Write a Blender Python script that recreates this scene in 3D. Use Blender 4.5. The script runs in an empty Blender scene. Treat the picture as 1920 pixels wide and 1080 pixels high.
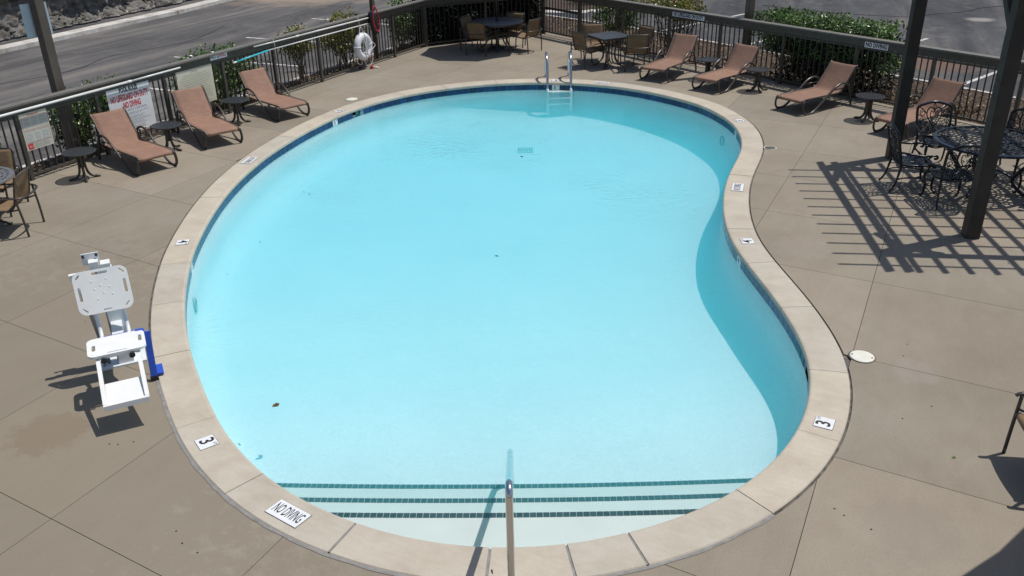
import bpy, bmesh, math, random
from mathutils import Vector, Matrix, noise
from mathutils.geometry import delaunay_2d_cdt
SC = bpy.context.scene
C = SC.collection
random.seed(7)
PI = math.pi
R = math.radians

# ------------------------------------------------------------------ camera
f_, pitch, roll, HC = 1627.0863, 0.45630, -0.023387, 3.9986
fw = Vector((0, math.cos(pitch), -math.sin(pitch)))
up0 = Vector((0, math.sin(pitch), math.cos(pitch))); rt0 = Vector((1, 0, 0))
rt = math.cos(roll) * rt0 + math.sin(roll) * up0
up = -math.sin(roll) * rt0 + math.cos(roll) * up0
cam = bpy.data.objects.new('camera', bpy.data.cameras.new('camera')); C.objects.link(cam)
m3 = Matrix((rt, up, -fw)).transposed()
cam.matrix_world = Matrix.Translation((0, 0, HC)) @ m3.to_4x4()
cam.data.sensor_width = 36; cam.data.lens = f_ / 1920 * 36
cam.data.clip_start = .1; cam.data.clip_end = 400
SC.camera = cam

# ------------------------------------------------------------------ light
AZ, EL = R(70), R(67)
sdir = Vector((math.cos(EL) * math.sin(AZ), math.cos(EL) * math.cos(AZ), math.sin(EL)))
w = bpy.data.worlds.new('World'); SC.world = w; w.use_nodes = True
nt = w.node_tree; bg = nt.nodes['Background']
sky = nt.nodes.new('ShaderNodeTexSky'); sky.sky_type = 'NISHITA'; sky.sun_disc = False
sky.sun_elevation = EL; sky.sun_rotation = AZ; sky.altitude = 200; sky.dust_density = 1.5
nt.links.new(sky.outputs[0], bg.inputs[0]); bg.inputs[1].default_value = .086
sl = bpy.data.lights.new('sun', 'SUN'); sl.energy = 3.65; sl.angle = R(.53); sl.color = (1, .955, .885)
so = bpy.data.objects.new('sun', sl); C.objects.link(so)
so.rotation_euler = sdir.to_track_quat('Z', 'Y').to_euler()
SC.view_settings.view_transform = 'Standard'; SC.view_settings.look = 'None'
SC.view_settings.exposure = 0.0; SC.view_settings.gamma = 1; SC.view_settings.use_curve_mapping = False
SC.render.engine = 'CYCLES'
SC.cycles.transparent_max_bounces = 24
SC.cycles.max_bounces = 10
SC.cycles.volume_bounces = 4
SC.cycles.diffuse_bounces = 6

# ------------------------------------------------------------------ materials
def newmat(name):
    m = bpy.data.materials.new(name); m.use_nodes = True
    t = m.node_tree; b = t.nodes['Principled BSDF']
    return m, t, b
def ramp(t, fac, stops):
    r = t.nodes.new('ShaderNodeValToRGB'); e = r.color_ramp.elements
    while len(e) < len(stops): e.new(.5)
    for i, (p, c) in enumerate(stops):
        e[i].position = p; e[i].color = (*c, 1) if len(c) == 3 else c
    t.links.new(fac, r.inputs[0]); return r.outputs[0]
def mix(t, fac, a, b, mode='MIX'):
    n = t.nodes.new('ShaderNodeMix'); n.data_type = 'RGBA'; n.blend_type = mode
    if isinstance(fac, (int, float)): n.inputs[0].default_value = fac
    else: t.links.new(fac, n.inputs[0])
    for i, v in ((6, a), (7, b)):
        if isinstance(v, tuple): n.inputs[i].default_value = (*v[:3], 1)
        else: t.links.new(v, n.inputs[i])
    return n.outputs[2]
def noi(t, scale, detail=4, rough=.55, vec=None, dist=0, out=0):
    n = t.nodes.new('ShaderNodeTexNoise'); n.inputs['Scale'].default_value = scale
    n.inputs['Detail'].default_value = detail; n.inputs['Roughness'].default_value = rough
    n.inputs['Distortion'].default_value = dist
    if vec is None:
        g = t.nodes.get('GEO') or t.nodes.new('ShaderNodeNewGeometry'); g.name = 'GEO'; vec = g.outputs['Position']
    t.links.new(vec, n.inputs['Vector']); return n.outputs[out]
def mapped(t, scale, rotz=0, loc=(0, 0, 0)):
    g = t.nodes.get('GEO') or t.nodes.new('ShaderNodeNewGeometry'); g.name = 'GEO'
    m0 = t.nodes.new('ShaderNodeMapping'); m0.inputs['Rotation'].default_value = (0, 0, rotz)
    t.links.new(g.outputs['Position'], m0.inputs[0])
    m = t.nodes.new('ShaderNodeMapping'); m.inputs['Scale'].default_value = scale; m.inputs['Location'].default_value = loc
    t.links.new(m0.outputs[0], m.inputs[0]); return m.outputs[0]
def bump(t, b, h, strength=.3, dist=.01):
    n = t.nodes.new('ShaderNodeBump'); n.inputs['Strength'].default_value = strength; n.inputs['Distance'].default_value = dist
    t.links.new(h, n.inputs['Height']); t.links.new(n.outputs[0], b.inputs['Normal']); return n
def math_(t, op, a, b_=None, clamp=False):
    n = t.nodes.new('ShaderNodeMath'); n.operation = op; n.use_clamp = clamp
    for i, v in ((0, a), (1, b_)):
        if v is None: continue
        if isinstance(v, (int, float)): n.inputs[i].default_value = v
        else: t.links.new(v, n.inputs[i])
    return n.outputs[0]
def simple(name, c, rough=.5, metal=0, var=.12, scale=6, bumps=0, spec=None):
    m, t, b = newmat(name)
    c2 = tuple(x * (1 - var) for x in c); c3 = tuple(min(1, x * (1 + var)) for x in c)
    col = ramp(t, noi(t, scale, 5), [(.3, c2), (.7, c3)])
    t.links.new(col, b.inputs['Base Color'])
    b.inputs['Roughness'].default_value = rough; b.inputs['Metallic'].default_value = metal
    if spec is not None: b.inputs['Specular IOR Level'].default_value = spec
    if bumps: bump(t, b, noi(t, bumps, 3), .25, .004)
    return m

def m_deck():
    m, t, b = newmat('deck_concrete')
    base = ramp(t, noi(t, .55, 6, .6), [(.28, (.228, .196, .152)), (.5, (.268, .233, .184)), (.74, (.306, .273, .222))])
    st = ramp(t, noi(t, 1, 5, .65, mapped(t, (1.6, 4, 1), R(-63)), 1.0), [(.33, (.955, .952, .95)), (.67, (1.04, 1.04, 1.045))])
    c = mix(t, 1, base, st, 'MULTIPLY')
    fine = ramp(t, noi(t, 70, 3, .7), [(.3, (.90, .90, .90)), (.7, (1.08, 1.08, 1.08))])
    c = mix(t, 1, c, fine, 'MULTIPLY')
    pale = ramp(t, noi(t, 3.1, 6, .75), [(.60, (0, 0, 0)), (.72, (1, 1, 1))])
    c = mix(t, math_(t, 'MULTIPLY', pale, .38), c, (.34, .31, .275))
    # specks
    sp = ramp(t, noi(t, 26, 1, .5), [(.76, (0, 0, 0)), (.80, (1, 1, 1))])
    c = mix(t, math_(t, 'MULTIPLY', sp, .45), c, (.12, .10, .085))
    oi = t.nodes.new('ShaderNodeObjectInfo')
    tint = ramp(t, oi.outputs['Random'], [(0, (.925, .93, .935)), (1, (1.06, 1.045, 1.03))])
    c = mix(t, 1, c, tint, 'MULTIPLY')
    # rusty water stain with its own outline beside the lift; broad darker near-left tone
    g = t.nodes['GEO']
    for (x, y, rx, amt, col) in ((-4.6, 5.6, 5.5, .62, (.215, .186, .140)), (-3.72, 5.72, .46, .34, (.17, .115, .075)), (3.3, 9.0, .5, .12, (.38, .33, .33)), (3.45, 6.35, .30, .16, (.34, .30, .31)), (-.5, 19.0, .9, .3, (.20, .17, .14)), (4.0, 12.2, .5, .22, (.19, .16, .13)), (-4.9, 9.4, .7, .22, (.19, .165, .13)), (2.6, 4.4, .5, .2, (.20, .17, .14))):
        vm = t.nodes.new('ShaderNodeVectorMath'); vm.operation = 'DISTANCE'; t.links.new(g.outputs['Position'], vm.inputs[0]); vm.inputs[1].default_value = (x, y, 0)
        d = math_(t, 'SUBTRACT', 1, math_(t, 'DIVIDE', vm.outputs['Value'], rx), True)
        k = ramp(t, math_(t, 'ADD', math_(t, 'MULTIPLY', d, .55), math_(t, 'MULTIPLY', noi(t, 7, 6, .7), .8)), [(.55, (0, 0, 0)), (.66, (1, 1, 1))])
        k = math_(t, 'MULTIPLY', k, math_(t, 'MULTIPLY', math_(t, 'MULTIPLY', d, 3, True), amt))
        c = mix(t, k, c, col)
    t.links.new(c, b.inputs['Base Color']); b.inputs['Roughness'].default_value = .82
    b.inputs['Specular IOR Level'].default_value = .3
    bump(t, b, noi(t, 60, 4, .7), .25, .004)
    return m
def m_coping():
    m, t, b = newmat('coping_limestone')
    c = ramp(t, noi(t, 2.6, 6, .65), [(.28, (.415, .365, .300)), (.5, (.475, .430, .358)), (.75, (.525, .487, .415))])
    v = ramp(t, noi(t, 1, 6, .7, mapped(t, (3, 14, 3), .5), 1.2), [(.35, (.955, .94, .92)), (.6, (1.02, 1.02, 1.02))])
    c = mix(t, 1, c, v, 'MULTIPLY')
    oi = t.nodes.new('ShaderNodeObjectInfo')
    c = mix(t, 1, c, ramp(t, oi.outputs['Random'], [(0, (.94, .945, .955)), (1, (1.06, 1.04, 1.0))]), 'MULTIPLY')
    s = ramp(t, noi(t, 9, 5, .7), [(.62, (0, 0, 0)), (.76, (1, 1, 1))])
    c = mix(t, math_(t, 'MULTIPLY', s, .35), c, (.36, .27, .18))
    c = mix(t, 1, c, ramp(t, noi(t, 90, 2, .7), [(.3, (.93, .93, .93)), (.7, (1.06, 1.06, 1.06))]), 'MULTIPLY')
    t.links.new(c, b.inputs['Base Color']); b.inputs['Roughness'].default_value = .7
    bump(t, b, noi(t, 45, 4, .7), .2, .003); return m
def m_asphalt():
    m, t, b = newmat('asphalt')
    c = ramp(t, noi(t, .22, 6, .62), [(.3, (.060, .060, .066)), (.55, (.088, .087, .092)), (.8, (.125, .12, .118))])
    # streaks that follow the road on the left and sweep over the lot on the right
    s = ramp(t, noi(t, 1, 6, .68, mapped(t, (.9, .12, 1), R(21)), .8), [(.36, (.60, .60, .62)), (.52, (1.0, 1.0, 1.0)), (.68, (1.75, 1.66, 1.52))])
    c = mix(t, 1, c, s, 'MULTIPLY')
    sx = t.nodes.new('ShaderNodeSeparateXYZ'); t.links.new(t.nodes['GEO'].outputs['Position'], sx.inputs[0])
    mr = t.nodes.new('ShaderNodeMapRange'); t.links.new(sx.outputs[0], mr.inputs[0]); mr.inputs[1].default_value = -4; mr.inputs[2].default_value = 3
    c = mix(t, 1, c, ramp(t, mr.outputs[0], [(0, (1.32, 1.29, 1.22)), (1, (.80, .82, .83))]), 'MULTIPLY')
    d = ramp(t, noi(t, 1.3, 7, .72, None, 1.5), [(.54, (0, 0, 0)), (.70, (1, 1, 1))])
    c = mix(t, math_(t, 'MULTIPLY', d, .5), c, (.20, .175, .145))
    c = mix(t, 1, c, ramp(t, noi(t, 38, 3, .8), [(.3, (.72, .72, .72)), (.7, (1.28, 1.28, 1.28))]), 'MULTIPLY')
    sp = ramp(t, noi(t, 9, 2, .6), [(.74, (0, 0, 0)), (.79, (1, 1, 1))])
    c = mix(t, math_(t, 'MULTIPLY', sp, .5), c, (.32, .30, .27))
    # rust-orange wash by the right hand stalls, dusty strip at the top of the road
    g = t.nodes['GEO']
    for (x, y, rr, amt, col) in ((9.3, 19.2, 1.5, .55, (.19, .10, .055)), (11.5, 15.6, 1.3, .5, (.20, .11, .06)), (-6.8, 33.5, 4.6, .85, (.30, .24, .185)), (13.1, 24.6, .55, .8, (.30, .28, .26))):
        vm = t.nodes.new('ShaderNodeVectorMath'); vm.operation = 'DISTANCE'; t.links.new(g.outputs['Position'], vm.inputs[0]); vm.inputs[1].default_value = (x, y, -.17)
        dd = math_(t, 'SUBTRACT', 1, math_(t, 'DIVIDE', vm.outputs['Value'], rr), True)
        k = math_(t, 'MULTIPLY', ramp(t, math_(t, 'ADD', math_(t, 'MULTIPLY', dd, .6), math_(t, 'MULTIPLY', noi(t, 1.4, 6, .7), .6)), [(.42, (0, 0, 0)), (.66, (1, 1, 1))]), math_(t, 'MULTIPLY', math_(t, 'MULTIPLY', dd, 4, True), amt))
        c = mix(t, k, c, col)
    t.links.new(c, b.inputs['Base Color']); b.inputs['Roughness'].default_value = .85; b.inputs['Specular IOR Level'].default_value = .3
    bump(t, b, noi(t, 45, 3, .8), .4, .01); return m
def m_plaster():
    m, t, b = newmat('pool_plaster')
    c = ramp(t, noi(t, .8, 6, .6), [(.3, (.66, .695, .715)), (.7, (.71, .745, .76))])
    c = mix(t, 1, c, ramp(t, noi(t, 9, 5, .8, None, 2.2), [(.35, (.925, .94, .945)), (.65, (1.055, 1.045, 1.04))]), 'MULTIPLY')  # plaster mottling, strengthened to stand in for ripple light on the floor
    t.links.new(c, b.inputs['Base Color']); b.inputs['Roughness'].default_value = .75; b.inputs['Specular IOR Level'].default_value = .1
    bump(t, b, noi(t, 14, 4, .75, None, 1.5), .35, .02)
    return m
def m_water():
    m, t, b = newmat('pool_water'); t.nodes.remove(b)
    o = t.nodes['Material Output']
    tr = t.nodes.new('ShaderNodeBsdfTransparent'); tr.inputs[0].default_value = (1, 1, 1, 1)
    gl = t.nodes.new('ShaderNodeBsdfGlossy'); gl.inputs['Roughness'].default_value = .02
    fr = t.nodes.new('ShaderNodeFresnel'); fr.inputs['IOR'].default_value = 1.33
    bp = t.nodes.new('ShaderNodeBump'); bp.inputs['Strength'].default_value = .5; bp.inputs['Distance'].default_value = .02
    h1 = noi(t, 13, 3, .6, None, 1.2); h2 = noi(t, 1, 2, .5, mapped(t, (9, 17, 1), R(-12)), 1.0)
    amp = ramp(t, noi(t, .5, 3, .5), [(.38, (.10, .10, .10)), (.72, (1, 1, 1))])
    t.links.new(math_(t, 'MULTIPLY', math_(t, 'ADD', h1, h2), amp), bp.inputs['Height'])
    t.links.new(bp.outputs[0], gl.inputs['Normal']); t.links.new(bp.outputs[0], fr.inputs['Normal'])
    mx = t.nodes.new('ShaderNodeMixShader'); t.links.new(fr.outputs[0], mx.inputs[0])
    t.links.new(tr.outputs[0], mx.inputs[1]); t.links.new(gl.outputs[0], mx.inputs[2])
    t.links.new(mx.outputs[0], o.inputs['Surface'])
    va = t.nodes.new('ShaderNodeVolumeAbsorption'); va.inputs['Color'].default_value = (.10, .875, .99, 1); va.inputs['Density'].default_value = .47
    vs_ = t.nodes.new('ShaderNodeVolumeScatter'); vs_.inputs['Color'].default_value = (.14, .95, 1, 1); vs_.inputs['Density'].default_value = .46; vs_.inputs['Anisotropy'].default_value = .2
    ad = t.nodes.new('ShaderNodeAddShader'); t.links.new(va.outputs[0], ad.inputs[0]); t.links.new(vs_.outputs[0], ad.inputs[1])
    t.links.new(ad.outputs[0], o.inputs['Volume']); return m
def m_leaf(name, stops, trans=.22, rough=.30):
    m, t, b = newmat(name)
    g = t.nodes.new('ShaderNodeNewGeometry'); g.name = 'GEO'
    c = ramp(t, g.outputs['Random Per Island'], stops)
    c = mix(t, 1, c, ramp(t, noi(t, 2.2, 3), [(.35, (.75, .75, .75)), (.65, (1.2, 1.2, 1.2))]), 'MULTIPLY')
    t.links.new(c, b.inputs['Base Color']); b.inputs['Roughness'].default_value = rough
    tl = t.nodes.new('ShaderNodeBsdfTranslucent'); t.links.new(c, tl.inputs[0])
    mx = t.nodes.new('ShaderNodeMixShader'); mx.inputs[0].default_value = trans
    o = t.nodes['Material Output']; t.links.new(b.outputs[0], mx.inputs[1]); t.links.new(tl.outputs[0], mx.inputs[2]); t.links.new(mx.outputs[0], o.inputs[0])
    return m
def m_sling(name, c1, c2, trans):
    m, t, b = newmat(name)
    tc = t.nodes.new('ShaderNodeTexCoord')
    mp = t.nodes.new('ShaderNodeMapping'); mp.inputs['Scale'].default_value = (6, 90, 90); t.links.new(tc.outputs['Object'], mp.inputs[0])
    c = ramp(t, noi(t, 1, 4, .7, mp.outputs[0]), [(.3, c1), (.7, c2)])
    big = ramp(t, noi(t, 4, 4, .6, tc.outputs['Object']), [(.3, (.90, .90, .90)), (.7, (1.08, 1.08, 1.08))])
    c = mix(t, 1, c, big, 'MULTIPLY')
    oi = t.nodes.new('ShaderNodeObjectInfo')
    c = mix(t, 1, c, ramp(t, oi.outputs['Random'], [(0, (.92, .93, .94)), (1, (1.06, 1.05, 1.04))]), 'MULTIPLY')
    t.links.new(c, b.inputs['Base Color']); b.inputs['Roughness'].default_value = .75; b.inputs['Specular IOR Level'].default_value = .25
    wv = t.nodes.new('ShaderNodeTexNoise'); wv.inputs['Scale'].default_value = 160; t.links.new(tc.outputs['Object'], wv.inputs[0])
    bump(t, b, wv.outputs[0], .3, .003)
    tl = t.nodes.new('ShaderNodeBsdfTranslucent'); t.links.new(c, tl.inputs[0])
    mx = t.nodes.new('ShaderNodeMixShader'); mx.inputs[0].default_value = trans
    o = t.nodes['Material Output']; t.links.new(b.outputs[0], mx.inputs[1]); t.links.new(tl.outputs[0], mx.inputs[2]); t.links.new(mx.outputs[0], o.inputs[0])
    return m
def m_rock():
    m, t, b = newmat('rock_face')
    c = ramp(t, noi(t, 3.0, 8, .72), [(.3, (.085, .078, .070)), (.5, (.20, .19, .175)), (.72, (.40, .385, .36))])
    c = mix(t, 1, c, ramp(t, noi(t, 1, 5, .6, mapped(t, (1, 1, 6))), [(.4, (.72, .72, .72)), (.6, (1.2, 1.2, 1.2))]), 'MULTIPLY')
    br = ramp(t, noi(t, 1.6, 4), [(.55, (0, 0, 0)), (.7, (1, 1, 1))]); c = mix(t, math_(t, 'MULTIPLY', br, .4), c, (.17, .115, .07))
    t.links.new(c, b.inputs['Base Color']); b.inputs['Roughness'].default_value = .9
    bump(t, b, noi(t, 16, 8, .75), .9, .06); return m
def m_mulch():
    m, t, b = newmat('mulch')
    c = ramp(t, noi(t, 22, 6, .8), [(.3, (.022, .015, .011)), (.5, (.075, .052, .038)), (.66, (.15, .105, .075)), (.78, (.33, .27, .21))])
    t.links.new(c, b.inputs['Base Color']); b.inputs['Roughness'].default_value = .95
    bump(t, b, noi(t, 25, 6, .8), 1, .03); return m
def m_kerb():
    m, t, b = newmat('white_kerb_concrete')
    c = ramp(t, noi(t, 3, 7, .72), [(.3, (.30, .27, .235)), (.46, (.50, .475, .44)), (.62, (.63, .615, .59))])
    t.links.new(c, b.inputs['Base Color']); b.inputs['Roughness'].default_value = .85; bump(t, b, noi(t, 30, 5, .7), .4, .01); return m
def m_paint():
    m, t, b = newmat('worn_road_paint')
    c = ramp(t, noi(t, 6, 8, .8), [(.38, (.13, .125, .12)), (.50, (.52, .51, .49)), (.7, (.68, .67, .65))])
    t.links.new(c, b.inputs['Base Color']); b.inputs['Roughness'].default_value = .8; return m
def m_chrome():
    m, t, b = newmat('stainless_steel')
    b.inputs['Base Color'].default_value = (.68, .69, .70, 1); b.inputs['Metallic'].default_value = 1
    t.links.new(ramp(t, noi(t, 20, 4), [(.3, (.10, .10, .10)), (.7, (.26, .26, .26))]), b.inputs['Roughness']); return m
def m_tile():
    m, t, b = newmat('navy_waterline_tile')
    oi = t.nodes.new('ShaderNodeObjectInfo')
    c = ramp(t, oi.outputs['Random'], [(0, (.004, .018, .075)), (.6, (.006, .030, .115)), (1, (.010, .046, .16))])
    c = mix(t, 1, c, ramp(t, noi(t, 30, 4), [(.3, (.8, .8, .8)), (.7, (1.2, 1.2, 1.2))]), 'MULTIPLY')
    t.links.new(c, b.inputs['Base Color']); b.inputs['Roughness'].default_value = .2; return m
def m_steptile():
    m, t, b = newmat('slate_grey_step_tile')
    oi = t.nodes.new('ShaderNodeObjectInfo')
    c = ramp(t, oi.outputs['Random'], [(0, (.018, .021, .028)), (1, (.034, .039, .050))])
    t.links.new(c, b.inputs['Base Color']); b.inputs['Roughness'].default_value = .35; return m

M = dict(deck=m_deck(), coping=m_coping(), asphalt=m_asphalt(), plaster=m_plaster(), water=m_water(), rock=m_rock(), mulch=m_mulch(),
    kerb=m_kerb(), paint=m_paint(), chrome=m_chrome(), tile=m_tile(), steptile=m_steptile(),
    bed=simple('joint_bed', (.16, .14, .118), .9, 0, .72, .9),
    stepp=simple('white_step_plaster', (.60, .605, .585), .75, 0, .03, 3), gap=simple('expansion_gap', (.105, .098, .09), .9, 0, .65, 12),
    sealant=simple('grey_sealant', (.23, .225, .215), .8, 0, .2, 15),
    grout=simple('aged_grout', (.20, .26, .30), .8, 0, .1, 20),
    fence=simple('brown_fence_paint', (.070, .062, .050), .5, 0, .2, 8, 40), picket=simple('dark_picket_paint', (.036, .030, .024), .45, 0, .2, 8),
    cap=simple('weathered_cap_board', (.150, .142, .126), .65, 0, .15, 7, 30),
    timber=simple('dark_stained_timber', (.030, .026, .022), .6, 0, .3, 5, 25),
    pole=simple('brown_post_paint', (.098, .076, .060), .5, 0, .2, 4),
    alu=simple('bronze_grey_frame', (.068, .060, .054), .32, .35, .15, 10), altop=simple('charcoal_table_metal', (.060, .064, .070), .38, .25, .15, 30),
    greytop=simple('grey_cast_top', (.17, .18, .185), .4, .2, .15, 30),
    casttop=simple('mottled_navy_cast_top', (.016, .020, .026), .55, .0, .8, 42, spec=.25),
    cast=simple('navy_black_cast_metal', (.016, .020, .027), .25, .35, .3, 25),
    white=simple('white_plastic', (.78, .79, .78), .35, 0, .03, 8), whitem=simple('white_powder_coat', (.70, .73, .75), .35, 0, .04, 8),
    greym=simple('grey_steel', (.30, .31, .32), .35, .6, .15, 14),
    blue=simple('blue_cover', (.020, .085, .50), .5, 0, .12, 8), black=simple('black_rubber', (.014, .014, .015), .55), ink=simple('black_ink', (.020, .020, .024), .6, 0, .2),
    grey_ink=simple('grey_ink', (.30, .31, .33), .6), red=simple('red_ink', (.58, .030, .038), .55, 0, .12), pinkred=simple('faded_red_ink', (.50, .16, .15), .6),
    fblue=simple('faded_blue_ink', (.47, .51, .50), .6, 0, .1, 60), sign=simple('white_sign_board', (.72, .74, .76), .45, 0, .05, 5),
    cream=simple('cream_sign_board', (.61, .575, .455), .55, 0, .05, 5), cream2=simple('pale_cream_poster', (.60, .59, .50), .5, 0, .06, 20),
    signgrey=simple('pale_label_board', (.84, .81, .86), .5, 0, .06, 10),
    rescue_red=simple('red_strap', (.45, .018, .03), .5), bk=simple('black_foam', (.012, .013, .018), .5), polew=simple('white_pole', (.74, .75, .74), .3, 0, .05, 5),
    cyan=simple('cyan_grip', (.04, .50, .62), .35), rope=simple('white_rope', (.66, .66, .66), .8, 0, .1, 60), ring=simple('white_buoy_foam', (.72, .73, .76), .55, 0, .05, 12),
    backsign=simple('pale_blue_sign_back', (.52, .60, .65), .4, .2, .05, 3), lid=simple('cream_lid', (.70, .69, .61), .5, 0, .05, 15), 
    sling=m_sling('terracotta_sling', (.250, .146, .105), (.368, .225, .166), .10), gsling=m_sling('golden_brown_sling', (.20, .13, .075), (.36, .255, .155), .22),
    seam=simple('sling_seam', (.52, .40, .33), .7),
    leafg=m_leaf('green_leaf', [(0, (.020, .048, .010)), (.4, (.06, .135, .024)), (.8, (.13, .24, .045)), (1, (.33, .42, .16))]),
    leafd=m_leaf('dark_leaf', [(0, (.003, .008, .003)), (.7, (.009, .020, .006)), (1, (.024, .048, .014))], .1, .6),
    leafy=m_leaf('yellow_green_leaf', [(0, (.05, .075, .014)), (.5, (.17, .20, .03)), (.85, (.34, .32, .05)), (1, (.28, .13, .04))]),
    litter=m_leaf('dead_leaf', [(0, (.045, .025, .015)), (.45, (.14, .085, .05)), (.8, (.30, .20, .11)), (1, (.48, .38, .24))], .15, .7),
    bark=simple('shrub_bark', (.13, .105, .08), .85, 0, .3, 20), umb=simple('tan_canopy_fabric', (.30, .22, .14), .8),
    dark=simple('dark_recess', (.008, .012, .016), .7), teal=simple('teal_weir', (.03, .16, .17), .4))

# ------------------------------------------------------------------ mesh helpers
class MB:
    def __init__(s): s.v = []; s.f = []; s.sm = []
    def add(s, vs, fs, smooth=False):
        n = len(s.v); s.v += [tuple(v) for v in vs]; s.f += [tuple(i + n for i in f) for f in fs]; s.sm += [smooth] * len(fs); return s
    def box(s, c, d, rz=0, mat=None):
        x, y, z = d[0] / 2, d[1] / 2, d[2] / 2
        vs = [Vector((a * x, b * y, e * z)) for a in (-1, 1) for b in (-1, 1) for e in (-1, 1)]
        if mat is None: mat = Matrix.Rotation(rz, 3, 'Z')
        vs = [mat @ v + Vector(c) for v in vs]
        return s.add(vs, [(0, 1, 3, 2), (4, 6, 7, 5), (0, 4, 5, 1), (2, 3, 7, 6), (0, 2, 6, 4), (1, 5, 7, 3)])
    def bar(s, a, b, wd, ht, upv=(0, 0, 1)):
        a = Vector(a); b = Vector(b); d = (b - a); L = d.length; d.normalize(); u = Vector(upv)
        sd = d.cross(u).normalized(); u = sd.cross(d).normalized()
        return s.box((a + b) / 2, (wd, L, ht), mat=Matrix((sd, d, u)).transposed())
    def tube(s, path, r, n=8, closed=False, flat=1.0):
        P = [Vector(p) for p in path]; N = len(P); rings = []
        def tang(i):
            if closed: return (P[(i + 1) % N] - P[i - 1]).normalized()
            return (P[min(i + 1, N - 1)] - P[max(i - 1, 0)]).normalized()
        t = tang(0); u = t.orthogonal().normalized()
        if abs(t.z) < .9: u = Vector((0, 0, 1)); u = (u - t * u.dot(t)).normalized()
        for i in range(N):
            t2 = tang(i); u = (u - t2 * u.dot(t2))
            if u.length < 1e-5: u = t2.orthogonal()
            u.normalize(); b = t2.cross(u)
            rr = r[i] if isinstance(r, (list, tuple)) else r
            rings.append([P[i] + u * math.cos(2 * PI * k / n) * rr * flat + b * math.sin(2 * PI * k / n) * rr for k in range(n)])
        vs = [v for g in rings for v in g]; fs = []
        for i in range(N if closed else N - 1):
            j = (i + 1) % N
            for k in range(n): fs.append((i * n + k, i * n + (k + 1) % n, j * n + (k + 1) % n, j * n + k))
        s.add(vs, fs, True)
        if not closed:
            m = len(s.v) - len(vs)
            s.f.append(tuple(m + k for k in reversed(range(n)))); s.f.append(tuple(m + (N - 1) * n + k for k in range(n))); s.sm += [False, False]
        return s
    def lathe(s, prof, n=24, c=(0, 0, 0), smooth=True):
        vs = []; fs = []
        for r, z in prof:
            for k in range(n): a = 2 * PI * k / n; vs.append((c[0] + r * math.cos(a), c[1] + r * math.sin(a), c[2] + z))
        for i in range(len(prof) - 1):
            for k in range(n): fs.append((i * n + k, i * n + (k + 1) % n, (i + 1) * n + (k + 1) % n, (i + 1) * n + k))
        s.add(vs, fs, smooth); m = len(s.v) - len(vs)
        s.f.append(tuple(m + k for k in reversed(range(n)))); s.f.append(tuple(m + (len(prof) - 1) * n + k for k in range(n))); s.sm += [False, False]; return s
    def hoop(s, prof, n=24, c=(0, 0, 0)):
        vs = [(c[0] + r * math.cos(2 * PI * k / n), c[1] + r * math.sin(2 * PI * k / n), c[2] + z) for r, z in prof for k in range(n)]; m = len(prof)
        return s.add(vs, [(i * n + k, i * n + (k + 1) % n, ((i + 1) % m) * n + (k + 1) % n, ((i + 1) % m) * n + k) for i in range(m) for k in range(n)], False)
    def prism(s, poly, z0, z1):
        n = len(poly); vs = [(x, y, z0) for x, y in poly] + [(x, y, z1) for x, y in poly]
        fs = [tuple(reversed(range(n))), tuple(range(n, 2 * n))] + [(i, (i + 1) % n, n + (i + 1) % n, n + i) for i in range(n)]
        return s.add(vs, fs)
    def sheet(s, prof, hw, th=.006, nx=4, sag=0):
        # prof: list of (y,z); width along x
        N = len(prof); vs = []; fs = []
        for side in (0, 1):
            for i, (y, z) in enumerate(prof):
                a = Vector(prof[max(i - 1, 0)]); b = Vector(prof[min(i + 1, N - 1)]); d = (b - a).normalized(); nrm = Vector((-d.y, d.x))
                for k in range(nx + 1):
                    u = k / nx * 2 - 1; o = -side * th - sag * (1 - u * u)
                    vs.append((u * hw, y + nrm.x * o, z + nrm.y * o))
        W = nx + 1
        for side in (0, 1):
            b0 = side * N * W
            for i in range(N - 1):
                for k in range(nx):
                    q = (b0 + i * W + k, b0 + i * W + k + 1, b0 + (i + 1) * W + k + 1, b0 + (i + 1) * W + k)
                    fs.append(q if side == 0 else tuple(reversed(q)))
        o = N * W
        for i in range(N - 1):
            fs.append((i * W, (i + 1) * W, o + (i + 1) * W, o + i * W)); k = nx
            fs.append((i * W + k, o + i * W + k, o + (i + 1) * W + k, (i + 1) * W + k))
        for k in range(nx):
            fs.append((k, o + k, o + k + 1, k + 1)); q = (N - 1) * W + k; fs.append((q, q + 1, o + q + 1, o + q))
        return s.add(vs, fs, True)
    def mesh(s, name, mat):
        me = bpy.data.meshes.new(name); me.from_pydata(s.v, [], s.f); me.materials.append(mat)
        me.polygons.foreach_set('use_smooth', s.sm); me.update(); return me
    def build(s, name, mat, parent=None, loc=None, kind=None):
        return link(name, s.mesh(name, mat), parent, loc, kind)
def link(name, me, parent=None, loc=None, kind=None):
    o = bpy.data.objects.new(name, me); C.objects.link(o)
    if parent: o.parent = parent
    if loc is not None: o.location = loc
    if kind: o['kind'] = kind
    return o
def tag(o, label, cat, group=None):
    o['label'] = label; o['category'] = cat
    if group: o['group'] = group
    return o
def thing(name, label, cat, loc=(0, 0, 0), rz=0, group=None):
    o = bpy.data.objects.new(name, None); C.objects.link(o); o.empty_display_size = .1
    o.location = loc; o.rotation_euler = (0, 0, rz); return tag(o, label, cat, group)
def dup(root, loc, rz, label):
    r = root.copy(); C.objects.link(r); r.location = loc; r.rotation_euler = (0, 0, rz); r['label'] = label
    for ch in list(root.children):
        c = ch.copy(); C.objects.link(c); c.parent = r
        for g in list(ch.children):
            d = g.copy(); C.objects.link(d); d.parent = c
    return r
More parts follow.
